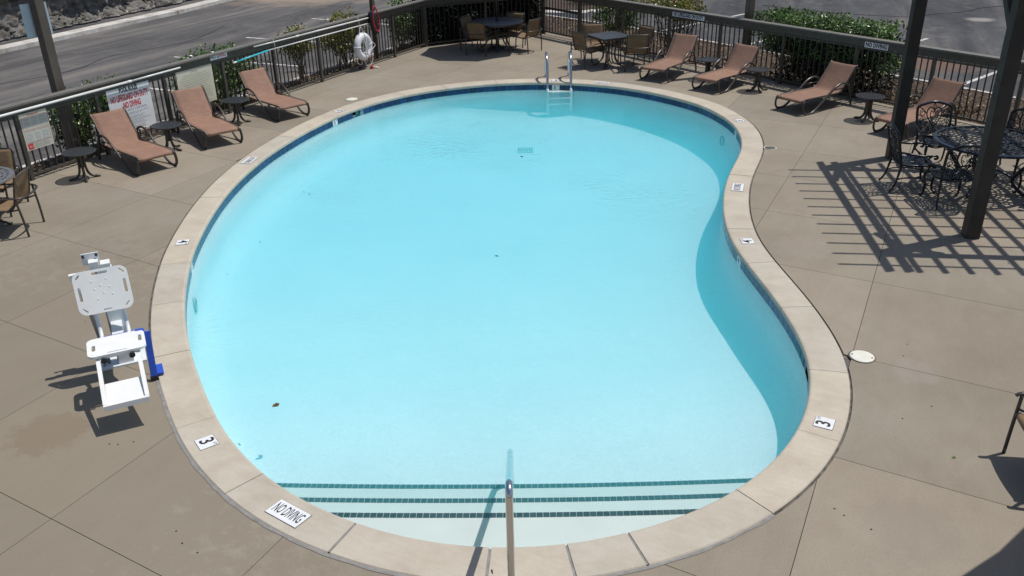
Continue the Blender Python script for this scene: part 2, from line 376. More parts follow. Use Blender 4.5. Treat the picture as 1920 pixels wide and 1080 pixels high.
def smooth_path(pts, k=4):
    P = [Vector(p) for p in pts]; out = []
    for i in range(len(P) - 1):
        a = P[max(i - 1, 0)]; b = P[i]; c = P[i + 1]; d = P[min(i + 2, len(P) - 1)]
        for j in range(k):
            t = j / k; out.append(.5 * ((2 * b) + (c - a) * t + (2 * a - 5 * b + 4 * c - d) * t * t + (3 * b - a - 3 * c + d) * t ** 3))
    out.append(P[-1]); return out
def text(name, s, size, mat, parent, M4, xs=1.0, ys=1.0, align='CENTER', bold=0):
    cu = bpy.data.curves.new(name, 'FONT'); cu.body = s; cu.size = size; cu.align_x = align; cu.align_y = 'CENTER'; cu.resolution_u = 2; cu.offset = bold
    tmp = bpy.data.objects.new(name, cu); me = bpy.data.meshes.new_from_object(tmp)
    bpy.data.objects.remove(tmp); bpy.data.curves.remove(cu)
    me.transform(Matrix.Diagonal((xs, ys, 1, 1))); me.materials.clear(); me.materials.append(mat)
    o = link(name, me, parent); o.matrix_local = M4; return o
def frame(o, x, y):
    x = Vector(x).normalized(); y = Vector(y).normalized(); z = x.cross(y)
    m = Matrix((x, y, z)).transposed().to_4x4(); m.translation = Vector(o); return m

# ================================================================== POOL OUTLINE
POOL= [(-0.04, 4.31), (-0.39, 4.343), (-0.732, 4.429), (-1.058, 4.563), (-1.365, 4.736), (-1.649, 4.944), (-1.906, 5.185), (-2.137, 5.452), (-2.341, 5.739), (-2.522, 6.042), (-2.689, 6.352), (-2.848, 6.667), (-2.999, 6.986), (-3.138, 7.31), (-3.265, 7.639), (-3.378, 7.972), (-3.479, 8.31), (-3.568, 8.651), (-3.649, 8.995), (-3.717, 9.341), (-3.769, 9.689), (-3.811, 10.039), (-3.845, 10.39), (-3.87, 10.742), (-3.884, 11.094), (-3.886, 11.447), (-3.875, 11.799), (-3.851, 12.151), (-3.813, 12.502), (-3.767, 12.851), (-3.705, 13.198), (-3.627, 13.542), (-3.536, 13.883), (-3.437, 14.221), (-3.324, 14.555), (-3.199, 14.885), (-3.062, 15.21), (-2.907, 15.526), (-2.727, 15.829), (-2.524, 16.118), (-2.295, 16.385), (-2.041, 16.63), (-1.767, 16.852), (-1.469, 17.039), (-1.15, 17.189), (-0.821, 17.316), (-0.482, 17.415), (-0.135, 17.477), (0.216, 17.504), (0.568, 17.496), (0.919, 17.455), (1.263, 17.38), (1.597, 17.267), (1.913, 17.113), (2.209, 16.921), (2.484, 16.701), (2.735, 16.453), (2.963, 16.185), (3.174, 15.902), (3.36, 15.603), (3.507, 15.282), (3.612, 14.946), (3.687, 14.601), (3.733, 14.252), (3.741, 13.9), (3.714, 13.548), (3.657, 13.2), (3.574, 12.858), (3.464, 12.523), (3.335, 12.195), (3.2, 11.869), (3.071, 11.541), (2.954, 11.208), (2.851, 10.871), (2.762, 10.53), (2.686, 10.185), (2.626, 9.838), (2.585, 9.488), (2.567, 9.136), (2.573, 8.783), (2.594, 8.431), (2.62, 8.08), (2.642, 7.728), (2.652, 7.375), (2.645, 7.023), (2.612, 6.672), (2.541, 6.327), (2.428, 5.993), (2.277, 5.675), (2.087, 5.378), (1.859, 5.109), (1.597, 4.873), (1.305, 4.676), (0.99, 4.519), (0.657, 4.403), (0.312, 4.331)]
def catmull(P, k):
    n = len(P); out = []
    for i in range(n):
        a, b, c, d = [Vector(P[(i + q) % n]) for q in (-1, 0, 1, 2)]
        for j in range(k):
            t = j / k; out.append(.5 * ((2 * b) + (c - a) * t + (2 * a - 5 * b + 4 * c - d) * t * t + (3 * b - a - 3 * c + d) * t ** 3))
    return out
OUT = catmull(POOL, 10); NO = len(OUT)
NRM = []
for i in range(NO):
    t_ = (OUT[(i + 6) % NO] - OUT[i - 6]).normalized(); NRM.append(Vector((t_.y, -t_.x)))      # points into the pool
cen = sum(OUT, Vector((0, 0))) / NO
if (cen - OUT[0]).dot(NRM[0]) < 0: NRM = [-n for n in NRM]
ARC = [0.0]
for i in range(NO): ARC.append(ARC[-1] + (OUT[(i + 1) % NO] - OUT[i]).length)
LEN = ARC[-1]
def at(s):
    s %= LEN; lo, hi = 0, NO
    while hi - lo > 1:
        m = (lo + hi) // 2
        if ARC[m] <= s: lo = m
        else: hi = m
    t = (s - ARC[lo]) / (ARC[lo + 1] - ARC[lo]); j = (lo + 1) % NO
    return OUT[lo].lerp(OUT[j], t), NRM[lo].lerp(NRM[j], t).normalized()
def near(x, y):
    i = min(range(NO), key=lambda k: (OUT[k].x - x) ** 2 + (OUT[k].y - y) ** 2); return ARC[i]
def ring(off, n=240):
    r = []
    for i in range(n):
        p, nn = at(LEN * i / n); r.append(p + nn * off)
    return r
ZW = -.115          # water level
CW = .312           # coping width
CT = .012           # coping top

# ------------------------------------------------------------------ ground far below everything
g = MB(); g.add([(-140, -60, -.17), (140, -60, -.17), (140, 170, -.17), (-140, 170, -.17)], [(0, 1, 2, 3)])
def hole_sheet(name, outer, hole, z, mat, kind='structure'):
    vs = [Vector(p) for p in outer] + [Vector(p) for p in hole]; no = len(outer); nh = len(hole)
    ed = [(i, (i + 1) % no) for i in range(no)] + [(no + i, no + (i + 1) % nh) for i in range(nh)]
    r = delaunay_2d_cdt(vs, ed, [], 0, 1e-6); v2, fs = r[0], r[2]
    def inside(p, poly):
        c = False; j = len(poly) - 1
        for i in range(len(poly)):
            if (poly[i][1] > p[1]) != (poly[j][1] > p[1]) and p[0] < (poly[j][0] - poly[i][0]) * (p[1] - poly[i][1]) / (poly[j][1] - poly[i][1]) + poly[i][0]: c = not c
            j = i
        return c
    keep = []
    for f in fs:
        cc = sum((v2[i] for i in f), Vector((0, 0))) / len(f)
        if inside(cc, outer) and not inside(cc, hole): keep.append(tuple(f))
    m = MB(); m.add([(p.x, p.y, z) for p in v2], keep); return m
GO = [(-140, -60), (140, -60), (140, 170), (-140, 170)]
hole_sheet('parking_lot', GO, [tuple(p) for p in ring(-.1, 60)], -.17, M['asphalt']).build('parking_lot', M['asphalt'], kind='structure')
lot = bpy.data.objects['parking_lot']

# fence lines
LB, LD = Vector((-6.92, 12.07)), Vector((.462, .887)); LN = Vector((-.887, .462))
CE = LB + LD * 10.736                                              # back left corner
CN = Vector((.95, 23.06)); RD = Vector((.581, -.814)); RN = Vector((.814, .581))
DECK = [tuple(LB - LD * 6.2 + LN * .1), (-11.2, 3), (-11.2, .4), (11.3, .4), (11.3, 8.7), tuple(CN + RD * 14.9 + RN * .1), tuple(CN + RN * .1 + Vector((0, .06))), tuple(CE + LN * .1 + Vector((0, .06)))]
hole = [tuple(p) for p in ring(-.2, 120)]
jb = hole_sheet('deck', DECK, hole, -.028, M['bed'])
pool_deck = jb.build('pool_deck', M['bed'], kind='structure')
sk = MB(); nD = len(DECK)
for i in range(nD):
    a, b = DECK[i], DECK[(i + 1) % nD]; sk.add([(a[0], a[1], -.028), (b[0], b[1], -.028), (b[0], b[1], -.3), (a[0], a[1], -.3)], [(0, 1, 2, 3)])
sk.build('deck_edge', M['bed'], pool_deck)
# slabs: the deck cut along its control joints
gapring = [tuple(p + Vector((0, 0))) for p in ring(-(CW + .020), 240)]
base = hole_sheet('slabs', DECK, gapring, 0, M['deck'])
me = bpy.data.meshes.new('tmp'); me.from_pydata(base.v, [], base.f)
src = bmesh.new(); src.from_mesh(me); bmesh.ops.remove_doubles(src, verts=src.verts, dist=1e-4)
na, nb = Vector((.891, -.454, 0)), Vector((.508, .862, 0))
AL = [-22, -14.0, -12.5, -11.0, -9.5, -7.95, -6.43, -5.0, -3.42, -1.75, -.33, 1.2, 2.7, 4.2, 5.7, 7.2, 8.7, 14]
BL = [-9, -4, -2.3, -.7, .85, 2.42, 4.03, 5.66, 7.22, 8.87, 10.41, 11.8, 13.05, 14.6, 16.2, 17.8, 19.4, 21.0, 26]
slabn = 0
for i in range(len(AL) - 1):
    for j in range(len(BL) - 1):
        bm = src.copy(); ok = True
        for (n_, d_) in ((na, AL[i] + .0025), (-na, -(AL[i + 1] - .0025)), (nb, BL[j] + .0025), (-nb, -(BL[j + 1] - .0025))):
            geo = bm.verts[:] + bm.edges[:] + bm.faces[:]
            bmesh.ops.bisect_plane(bm, geom=geo, dist=1e-5, plane_co=n_ * d_, plane_no=n_, clear_inner=True)
            if not bm.faces: ok = False; break
        if ok and sum(f.calc_area() for f in bm.faces) > .01:
            e = [x for x in bm.edges if len(x.link_faces) == 1]
            r = bmesh.ops.extrude_edge_only(bm, edges=e)
            for v in r['geom']:
                if isinstance(v, bmesh.types.BMVert): v.co.z -= .03
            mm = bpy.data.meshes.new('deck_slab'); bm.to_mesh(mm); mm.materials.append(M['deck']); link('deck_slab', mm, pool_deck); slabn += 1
        bm.free()
src.free(); bpy.data.meshes.remove(me)

# ================================================================== POOL
pool = MB(); ns = 480
band = []
SKIM = [near(-2.536, 15.572), near(2.592, 6.494)]
def in_skim(s, h=.135): return any(min(abs(s - k), LEN - abs(s - k)) < h for k in SKIM)
def depth(y): 
    P = [(3, .56), (6, .60), (8, .72), (10.5, .79), (14.5, .74), (17.6, .64)]
    for (a, c), (b, d) in zip(P, P[1:]):
        if y <= b: t = max(0, min(1, (y - a) / (b - a))); t = t * t * (3 - 2 * t); return c + (d - c) * t
    return P[-1][1]
prof = [(0, -.2), (.002, -.3)]
rows = []
RC = .30
r0 = [at(LEN * i / ns) for i in range(ns)]
rows.append([(p.x, p.y, -.150) for p, n in r0])
for k in range(0, 8):
    a = k / 7 * PI / 2; off = .004 + RC * (1 - math.cos(a)); row = []
    for p, n in r0:
        q = p + n * off; D = depth(q.y); row.append((q.x, q.y, -(D - RC) - RC * math.sin(a)))
    rows.append(row)
sv = [v for r_ in rows for v in r_]; sf = []
for i in range(len(rows) - 1):
    for k in range(ns): sf.append((i * ns + k, i * ns + (k + 1) % ns, (i + 1) * ns + (k + 1) % ns, (i + 1) * ns + k))
pool.add(sv, sf, True)
last = [Vector(v[:2]) for v in rows[-1]]
from bisect import bisect
def inside(p, poly):
    c = False; j = len(poly) - 1
    for i in range(len(poly)):
        if (poly[i][1] > p[1]) != (poly[j][1] > p[1]) and p[0] < (poly[j][0] - poly[i][0]) * (p[1] - poly[i][1]) / (poly[j][1] - poly[i][1]) + poly[i][0]: c = not c
        j = i
    return c
small = [tuple(p) for p in ring(.42, 90)]
pts = list(last)
y = 4.2
while y < 17.6:
    x = -4
    while x < 4:
        if inside((x, y), small): pts.append(Vector((x + .01 * math.sin(y * 9), y)))
        x += .3
    y += .3
r = delaunay_2d_cdt(pts, [(i, (i + 1) % ns) for i in range(ns)], [], 1, 1e-6)
lastt = [tuple(p) for p in last]
fl = [tuple(f) for f in r[2]]
pool.add([(p.x, p.y, -depth(p.y)) for p in r[0]], fl, True)
swim = pool.build('swimming_pool', M['plaster'], kind='structure')
# the band behind the tiles, open at the skimmers
bd = MB()
for i in range(ns):
    s = LEN * (i + .5) / ns
    if in_skim(s): continue
    a, _ = r0[i]; b, _ = r0[(i + 1) % ns]
    bd.add([(a.x, a.y, -.1505), (b.x, b.y, -.1505), (b.x, b.y, -.03), (a.x, a.y, -.03)], [(0, 1, 2, 3)])
bd.build('waterline_band', M['grout'], swim)
for k, s in enumerate(SKIM):
    p, n = at(s); t_ = Vector((-n.y, n.x)); e = MB()
    A = p + t_ * .14; B = p - t_ * .14; A2 = A - n * .3; B2 = B - n * .3
    z0, z1 = -.15, -.045
    e.add([(A.x, A.y, z0), (B.x, B.y, z0), (B2.x, B2.y, z0), (A2.x, A2.y, z0), (A.x, A.y, z1), (B.x, B.y, z1), (B2.x, B2.y, z1), (A2.x, A2.y, z1)],
          [(0, 1, 2, 3), (4, 7, 6, 5), (3, 2, 6, 7), (0, 3, 7, 4), (1, 5, 6, 2)])
    so_ = e.build('skimmer_opening', M['dark'], swim)
    q = MB(); c2 = p + t_ * .07 - n * .02; q.box((c2.x, c2.y, -.098), (.13, .006, .10), rz=math.atan2(t_.y, t_.x)); q.build('weir_flap', M['teal'], so_)
# waterline tiles
tn = round(LEN / .1525); tm = MB(); tm.box((0, 0, 0), (.1465, .006, .098)); tme = tm.mesh('waterline_tile', M['tile'])
tlm = MB(); tlm.box((0, 0, 0), (.1465, .007, .098)); tlme = tlm.mesh('marker_tile', M['sign'])
WM = {}
for (x, y, s_) in ((-2.909, 15.13, '5'), (.96, 17.3, '5'), (3.705, 13.916, '5'), (2.523, 8.941, '4'), (-3.646, 9.117, '4')):
    WM[int(round(near(x, y) / (LEN / tn))) % tn] = s_
for k in range(tn):
    s = LEN * k / tn
    if in_skim(s, .165): continue
    p, n = at(s); t_ = Vector((-n.y, n.x)); q = p + n * .0035
    o = link('marker_tile' if k in WM else 'waterline_tile', tlme if k in WM else tme, swim, (q.x, q.y, -.0945))
    rz = math.atan2(-t_.y, -t_.x) if True else 0
    o.rotation_euler = (0, 0, rz)
    if k in WM:
        F = frame((0, 0, 0), (1, 0, 0), (0, 0, 1))
        side = Vector((math.cos(rz), math.sin(rz), 0)).cross(Vector((0, 0, 1)))      # text normal for x=local x
        sg = 1 if side.x * n.x + side.y * n.y > 0 else -1
        F = frame((-.015 * sg, -.0045 if sg > 0 else .0045, .003), (sg, 0, 0), (0, 0, 1))
        text('numeral', WM[k], .098, M['ink'], o, F, .9, .9, bold=.002)
        F2 = frame((.045 * sg, -.0045 if sg > 0 else .0045, .025), (sg, 0, 0), (0, 0, 1)); text('lettering', 'FT', .035, M['ink'], o, F2)
# coping
JP = [(-3.67, 9.0), (-3.38, 7.99), (-3.02, 6.98), (-2.45, 5.88), (-1.87, 5.1), (-1.1, 4.55), (-.19, 4.28), (.31, 4.3), (.73, 4.4), (1.57, 4.82), (2.21, 5.5), (2.59, 6.37), (2.67, 7.54), (2.58, 8.59), (2.59, 9.6), (2.77, 10.57), (3.08, 11.58), (3.5, 12.6), (3.75, 13.85), (-3.92, 11.12), (-3.81, 12.5), (-3.54, 13.96), (-3.09, 15.15), (-2.02, 16.73), (-1.23, 17.22), (-.2, 17.48), (.9, 17.46), (1.9, 17.12), (2.7, 16.5), (3.4, 15.5), (3.7, 14.6)]
WIDE = {(-1.1, 4.55), (-.19, 4.28), (.31, 4.3), (.73, 4.4)}
JS = sorted((near(*p), .0095 if p in WIDE else .0028) for p in JP)
cprof = [(-CW, -.05), (-CW, .004), (-CW + .008, CT), (-.012, CT), (.003, CT - .005), (.012, -.008), (.012, -.034), (.004, -.044), (-.05, -.044)]
for k in range(len(JS)):
    a, ga = JS[k]; b, gb = JS[(k + 1) % len(JS)]
    if b < a: b += LEN
    a += ga; b -= gb; n_ = max(2, int((b - a) / .06)); vs = []; fs = []; P_ = len(cprof)
    dz = random.uniform(-.0015, .0015)
    for i in range(n_ + 1):
        p, n = at(a + (b - a) * i / n_)
        for o_, z in cprof: q = p + n * o_; vs.append((q.x, q.y, z + dz))
    for i in range(n_):
        for j in range(P_): fs.append((i * P_ + j, (i + 1) * P_ + j, (i + 1) * P_ + (j + 1) % P_, i * P_ + (j + 1) % P_))
    fs += [tuple(range(P_)), tuple(n_ * P_ + j for j in reversed(range(P_)))]
    m = MB(); m.add(vs, fs); m.build('coping_stone', M['coping'], swim)
def strip(o0, o1, z, n=300):
    m = MB(); vs = []; 
    for i in range(n):
        p, nn = at(LEN * i / n); a = p + nn * o0; b = p + nn * o1; vs += [(a.x, a.y, z), (b.x, b.y, z)]
    m.add(vs, [(2 * i, 2 * i + 1, (2 * i + 3) % (2 * n), (2 * i + 2) % (2 * n)) for i in range(n)]); return m
strip(-.012, -CW + .010, .0055).build('coping_joint_fill', M['sealant'], swim)
strip(-CW + .02, -CW - .055, -.014).build('expansion_joint', M['gap'], swim)
# grey sealant bead in the lower part of the joint between coping and deck
sb = MB(); vs = []; n = 120; s0, s1 = near(1.57, 4.82) - LEN, near(-3.1, 7.1)
for i in range(n):
    p, nn = at(s0 + (s1 - s0) * i / (n - 1)); wob = .010 * noise.noise(Vector((i * .3, 0, 0)))
    a = p - nn * (CW - .002); b = p - nn * (CW + .024 + wob); vs += [(a.x, a.y, .0035), (b.x, b.y, .0035)]
sb.add(vs, [(2 * i, 2 * i + 1, 2 * i + 3, 2 * i + 2) for i in range(n - 1)]); sb.build('sealant_bead', M['sealant'], swim)

# steps
def yst(x, y0): return y0 - .02 * x + .012 * x * x
stp = MB(); smk = MB(); smk.box((0, 0, 0), (.0445, .047, .004)); stme = smk.mesh('step_tile', M['steptile'])
for (y0, z, zb) in ((4.955, -.26, -.42), (5.285, -.40, -.54), (5.60, -.52, -.62)):
    idx = [i for i in range(NO) if (OUT[i] + NRM[i] * .001).y < yst(OUT[i].x, y0)]
    # contiguous run through index 0
    st = next(i for i in idx if (i - 1) % NO not in idx); run = []; i = st
    ids = set(idx)
    while (i % NO) in ids: run.append(i % NO); i += 1
    run = run[::3] + [run[-1]]
    poly = [OUT[i] - NRM[i] * .03 for i in run]
    a, b = poly[-1], poly[0]
    line = [Vector((b.x + (a.x - b.x) * k / 24, yst(b.x + (a.x - b.x) * k / 24, y0))) for k in range(25)]   # from b to a
    line = line[::-1]
    pts_ = poly + line
    bm = bmesh.new(); vv = [bm.verts.new((p.x, p.y, z)) for p in pts_]; fc = bm.faces.new(vv); bmesh.ops.triangulate(bm, faces=[fc])
    for f in bm.faces:
        if f.normal.z < 0: f.normal_flip()
    base_i = len(stp.v); bm.verts.index_update()
    stp.add([v.co[:] for v in bm.verts], [tuple(v.index for v in f.verts) for f in bm.faces]); bm.free()
    vs = []
    for p in line: vs += [(p.x, p.y, z), (p.x, p.y, zb - .3)]
    stp.add(vs, [(2 * i, 2 * i + 1, 2 * i + 3, 2 * i + 2) for i in range(len(line) - 1)])
    x0, x1 = sorted((line[0].x, line[-1].x)); x = x0 + .02
    while x < x1 - .02:
        sl_ = (yst(x + .01, y0) - yst(x, y0)) / .01
        o = link('step_tile', stme, swim, (x, yst(x, y0) - .026, z + .003)); o.rotation_euler = (0, 0, math.atan(sl_)); x += .0485
stp.build('steps', M['stepp'], swim)
# floor grate and wall inlets
gr = MB(); gr.box((.3, 15.3, -depth(15.3) + .006), (.30, .30, .01)); g_ = gr.build('drain_grate', simple('pale_grate', (.55, .58, .56), .6), swim)
gs = MB()
for k in range(7): gs.box((.3 - .12 + k * .04, 15.3, -depth(15.3) + .012), (.018, .24, .004))
gs.build('slot', M['dark'], g_)
for (x, y, z) in ((3.73, 14.55, -.4), (-3.7, 8.7, -.4)):
    s = near(x, y); p, n = at(s); q = p + n * .02
    rg = MB(); t_ = Vector((-n.y, n.x, 0))
    rg.tube([Vector((q.x, q.y, z)) + t_ * .075 * math.cos(a * PI / 8) + Vector((0, 0, .075)) * math.sin(a * PI / 8) for a in range(16)], .012, 6, True)
    rg.build('inlet_ring', simple('inlet_ring', (.25, .42, .45), .4) if 'inlet_ring' not in bpy.data.materials else bpy.data.materials['inlet_ring'], swim)

# water: closed volume with rippled top
bm = bmesh.new(); wr = ring(-.025, 300)
vv = [bm.verts.new((p.x, p.y, ZW)) for p in wr]; fc = bm.faces.new(vv)
if fc.normal.z < 0: fc.normal_flip()
ex = bmesh.ops.extrude_face_region(bm, geom=[fc])
for v in ex['geom']:
    if isinstance(v, bmesh.types.BMVert): v.co.z -= 1.2
bmesh.ops.recalc_face_normals(bm, faces=bm.faces); bmesh.ops.triangulate(bm, faces=bm.faces)
me = bpy.data.meshes.new('water'); bm.to_mesh(me); bm.free(); me.materials.append(M['water']); link('water', me, kind='structure')

# ---- depth and warning markers set in the coping: read from the deck, top towards the pool
def marker(x, y, kind, label):
    s = near(x, y); p, n = at(s); c = p - n * .158; xd = Vector((n.y, -n.x))
    X = Vector((xd.x, xd.y, 0)); Y = Vector((n.x, n.y, 0))
    if X.cross(Y).z < 0: X = -X
    L_, H_ = (.30, .150) if kind == 'nd' else (.150, .142)
    o = MB().box((0, 0, 0), (L_, H_, .004)).build('depth_marker' if kind != 'nd' else 'no_diving_marker', M['sign'])
    o.matrix_world = frame((c.x, c.y, CT + .0022), X, Y)
    MB().box((0, 0, -.0012), (L_ + .007, H_ + .007, .003)).build('grout_edge', M['gap'], o)
    tag(o, label, 'depth marker' if kind != 'nd' else 'warning tile', 'marker tiles let into the coping')
    if kind == 'nd': text('lettering', 'NO DIVING', .1, M['ink'], o, Matrix.Translation((0, 0, .003)), .50, 1.32, bold=.0010)
    else:
        text('numeral', kind, .16, M['ink'], o, Matrix.Translation((-.014, 0, .003)), .95, .98, bold=.003)
        text('lettering', 'FT', .038, M['ink'], o, Matrix.Translation((.055, .045, .003)))
marker(-2.405, 5.533, '3', 'white 3 FT marker on the left side coping in front of the pool lift')
marker(-1.601, 4.679, 'nd', 'large white NO DIVING tile on the coping at lower left, nearest the camera')
marker(2.41, 5.595, '3', 'white 3 FT marker on the right side coping beside the round cream lid')
marker(2.713, 9.19, '4', 'white 4 marker on the right coping bulge where the pergola shadow points')
marker(3.046, 11.048, 'nd', 'small white NO DIVING tile at the narrow waist of the right coping')
marker(3.911, 14.289, '5', 'white 5 marker on the right coping bend above the wall inlet ring')
marker(1.966, 17.405, 'nd', 'white NO DIVING tile on the far coping just right of the ladder')
marker(1.015, 17.79, '5', 'white 5 marker on the far coping between the two ladder rails')
marker(-3.09, 15.585, '5', 'white 5 marker on the far left coping beside the skimmer')
marker(-3.936, 12.737, 'nd', 'white NO DIVING tile on the left coping in front of the middle lounger')
marker(-3.912, 9.551, '4', 'white 4 marker on the left coping behind the pool lift')

# ================================================================== FENCES
pkm = MB(); pkm.box((0, 0, .515), (.018, .018, .87)); pk_me = pkm.mesh('picket', M['picket'])
pom = MB(); pom.box((0, 0, .47), (.055, .055, .98)); po_me = pom.mesh('fence_post', M['fence'])
def fence(name, label, o, d, posts, per, skip=None, midrail=False):
    d = d.normalized(); rz = math.atan2(d.y, d.x); t = thing(name, label, 'fence' if name != 'pool_gate' else 'gate', (o.x, o.y, 0), rz)
    L0, L1 = posts[0], posts[-1]; Lm = (L0 + L1) / 2
    if name != 'pool_gate' or True:
        MB().box((Lm, 0, 1.017), (L1 - L0 + .06, .075, .125)).build('top_beam', M['fence'], t)
        MB().box((Lm, 0, 1.092), (L1 - L0 + .10, .15, .025)).build('cap_board', M['cap'], t)
    MB().box((Lm, 0, .075), (L1 - L0, .032, .034)).build('bottom_rail', M['fence'], t)
    MB().box((Lm, 0, .925), (L1 - L0, .030, .030)).build('top_rail', M['fence'], t)
    if midrail: MB().box((Lm, .02, .65), (L1 - L0, .04, .06)).build('middle_rail', M['fence'], t)
    for p in posts: link('fence_post', po_me, t, (p, 0, 0))
    for a, b in zip(posts, posts[1:]):
        for k in range(1, per + 1):
            link('picket', pk_me, t, (a + (b - a) * k / (per + 1), 0, 0))
    return t
fence('left_fence' if False else 'picket_fence', 'brown picket fence along the left side, hung with signs, poles and the ring buoy', LB, LD, [1.342 * k for k in range(-4, 9)], 11)
bl = (CN - CE).length; nbk = 2
fence('picket_fence', 'short brown picket fence across the back in front of the dark hedge', CE, CN - CE, [.03 + (bl - .06) * k / nbk for k in range(nbk + 1)], 12)
fence('picket_fence', 'dark brown picket fence along the right side behind the sun loungers', CN, RD, [1.5, 3.0, 4.48, 5.93, 7.52, 9.1, 10.55, 12.0, 13.45, 14.9], 12)
fence('pool_gate', 'brown picket gate with a middle rail in the far corner beside the dark hedge', CN, RD, [.06, 1.44], 11, midrail=True)
def fpt(side, t, z, off=.05):
    o, d, n = (LB, LD, LN) if side == 'L' else (CN, RD, RN)
    p = o + d * t - n * off; return Vector((p.x, p.y, z))
LX, RX = Vector((LD.x, LD.y, 0)), Vector((RD.x, RD.y, 0)); ZZ = Vector((0, 0, 1))

def board(name, side, t0, t1, z0, z1, mat, label, cat, off=.026, th=.006):
    c = fpt(side, (t0 + t1) / 2, (z0 + z1) / 2, off); X = LX if side == 'L' else RX
    o = MB().box((0, 0, 0), (abs(t1 - t0), z1 - z0, th)).build(name, mat)
    o.matrix_world = frame(c, X, ZZ); tag(o, label, cat); return o
T = lambda x, y: Matrix.Translation((x, y, .0045))
s = board('label_sign', 'L', 3.73, 4.14, 1.00, 1.10, M['signgrey'], 'small pale NO DIVING sign on the beam of the left fence above the cream board', 'sign', .045)
text('lettering', 'NO D', .092, M['ink'], s, T(-.095, 0), .90, 1, bold=.002); text('lettering', 'IVING', .092, M['red'], s, T(.087, 0), .74, 1, bold=.002)
s = board('label_sign', 'R', 4.60, 5.51, .955, 1.045, M['signgrey'], 'long pale NO LIFEGUARD ON DUTY sign on the beam of the right fence', 'sign', .045)
text('lettering', 'NO LIFEGUARD ON DUTY', .095, M['ink'], s, T(0, 0), .74, 1, bold=.004)
s = board('label_sign', 'R', 9.26, 9.71, .95, 1.045, M['signgrey'], 'pale NO DIVING sign on the beam of the right fence beside the big hedge', 'sign', .045)
text('lettering', 'NO DIVING', .098, M['ink'], s, T(0, 0), .80, 1, bold=.004)
def lines(parent, mat, x0, x1, ys, h, seed, gapc=.18, name='small_print', center=False):
    rr = random.Random(seed); m = MB()
    for y in ys:
        a, b = x0, x1
        if center: q = rr.uniform(.0, .22) * (x1 - x0); a += q; b -= q
        else: b -= rr.uniform(0, .3) * (x1 - x0)
        x = a
        while x < b:
            wd = rr.uniform(.012, .045); wd = min(wd, b - x); m.box((x + wd / 2, y, .0042), (wd, h, .0006)); x += wd + rr.uniform(.006, .013)
    o = m.build(name, mat, parent, kind='stuff'); return o
# pool rules board
s = board('rules_board', 'L', 1.52, 2.35, .24, .965, M['sign'], 'white POOL RULES board with red lettering behind the two nearest left loungers', 'sign')
text('lettering', 'POOL RULES', .105, M['ink'], s, T(0, .305), .60, 1, bold=.005)
text('lettering', 'NO LIFEGUARD ON DUTY', .135, M['red'], s, T(0, .185), .455, 1, bold=.005)
text('lettering', 'NO DIVING', .135, M['red'], s, T(.02, .06), .485, 1, bold=.005)
text('lettering', 'ADULT SUPERVISION', .05, M['grey_ink'], s, T(.10, -.02), .8, 1)
lines(s, M['grey_ink'], -.34, .36, [-.07, -.092, -.13, -.15, -.172, -.194, -.216, -.238, -.26, -.29, -.31, -.33], .008, 3)
# cream board
s = board('notice_board', 'L', 2.93, 3.75, .32, .955, M['cream'], 'cream notice board with faint grey lines of print behind the middle left lounger', 'sign')
text('lettering', 'POOL', .055, M['grey_ink'], s, T(0, .265), 1, 1)
lines(s, simple('faint_print', (.44, .43, .34), .6), -.36, .36, [.215 - .038 * k for k in range(14)], .014, 5, center=True)
# first aid poster
s = board('first_aid_poster', 'L', .03, .465, .425, .96, M['cream2'], 'cream first aid poster with blue panels and a red 911 square at the far left', 'poster')
lines(s, M['pinkred'], -.10, .10, [.235, .222], .010, 8, center=True)
bx = MB()
for (y0, y1) in ((.205, .02), (.0, -.165)):
    for y in (y0, y1): bx.box((0, y, .0042), (.39, .003, .001))
    for x in (-.195, .195): bx.box((x, (y0 + y1) / 2, .0042), (.003, y0 - y1, .001))
bx.build('red_frame', M['pinkred'], s)
pb = MB()
rr = random.Random(4)
for (y0, rows_) in ((.165, 3), (-.045, 3)):
    for k in range(3):
        for q in range(rows_): MB().box((-.125 + k * .125, y0 - q * .048, .0040), (.085 + rr.uniform(-.01, .02), .036, .001)).build('picture_panel', M['fblue'], s)
sq = MB().box((-.15, -.215, .0040), (.085, .08, .0012)).build('red_square', M['red'], s)
text('lettering', '911', .055, M['cream2'], s, Matrix.Translation((-.145, -.222, .0050)), .7, 1, bold=.001)
lines(s, M['grey_ink'], -.09, .17, [-.185, -.20, -.215, -.23, -.245], .004, 9)

# ---- poles hung on the left fence
def ftube(name, side, pts, r, mat, label=None, cat=None, parent=None, n=10):
    o = MB().tube([fpt(side, t, z, off) for t, z, off in pts], r, n).build(name, mat, parent)
    if label: tag(o, label, cat)
    return o
p1 = thing('telescopic_pole', 'long white pole lying along the left fence beam at the left edge', 'pole', fpt('L', -1, 1.03, .08))
def lp(name, par, pts, r, mat):
    o = MB().tube([fpt('L', t, z, off) - Vector(par.location) for t, z, off in pts], r, 10).build(name, mat, par); return o
lp('tube', p1, [(-2.4, 1.005, .085), (1.95, 1.022, .085)], .019, M['polew']); lp('inner_tube', p1, [(1.95, 1.022, .085), (3.0, 1.032, .085)], .015, M['polew']); lp('collar', p1, [(1.90, 1.021, .085), (1.98, 1.022, .085)], .022, M['white'])
p2 = thing('telescopic_pole', 'upper white pole on the left fence running to the red strapped rescue float', 'pole', fpt('L', 5, 1.05, .08))
lp('tube', p2, [(6.0, 1.045, .085), (8.40, 1.035, .085)], .016, M['polew']); lp('inner_tube', p2, [(4.79, 1.055, .085), (6.0, 1.045, .085)], .012, M['polew']); lp('collar', p2, [(5.96, 1.045, .085), (6.06, 1.045, .085)], .019, M['white'])
p3 = thing('telescopic_pole', 'lower white pole with a cyan grip hung below the upper one', 'pole', fpt('L', 5, .9, .08))
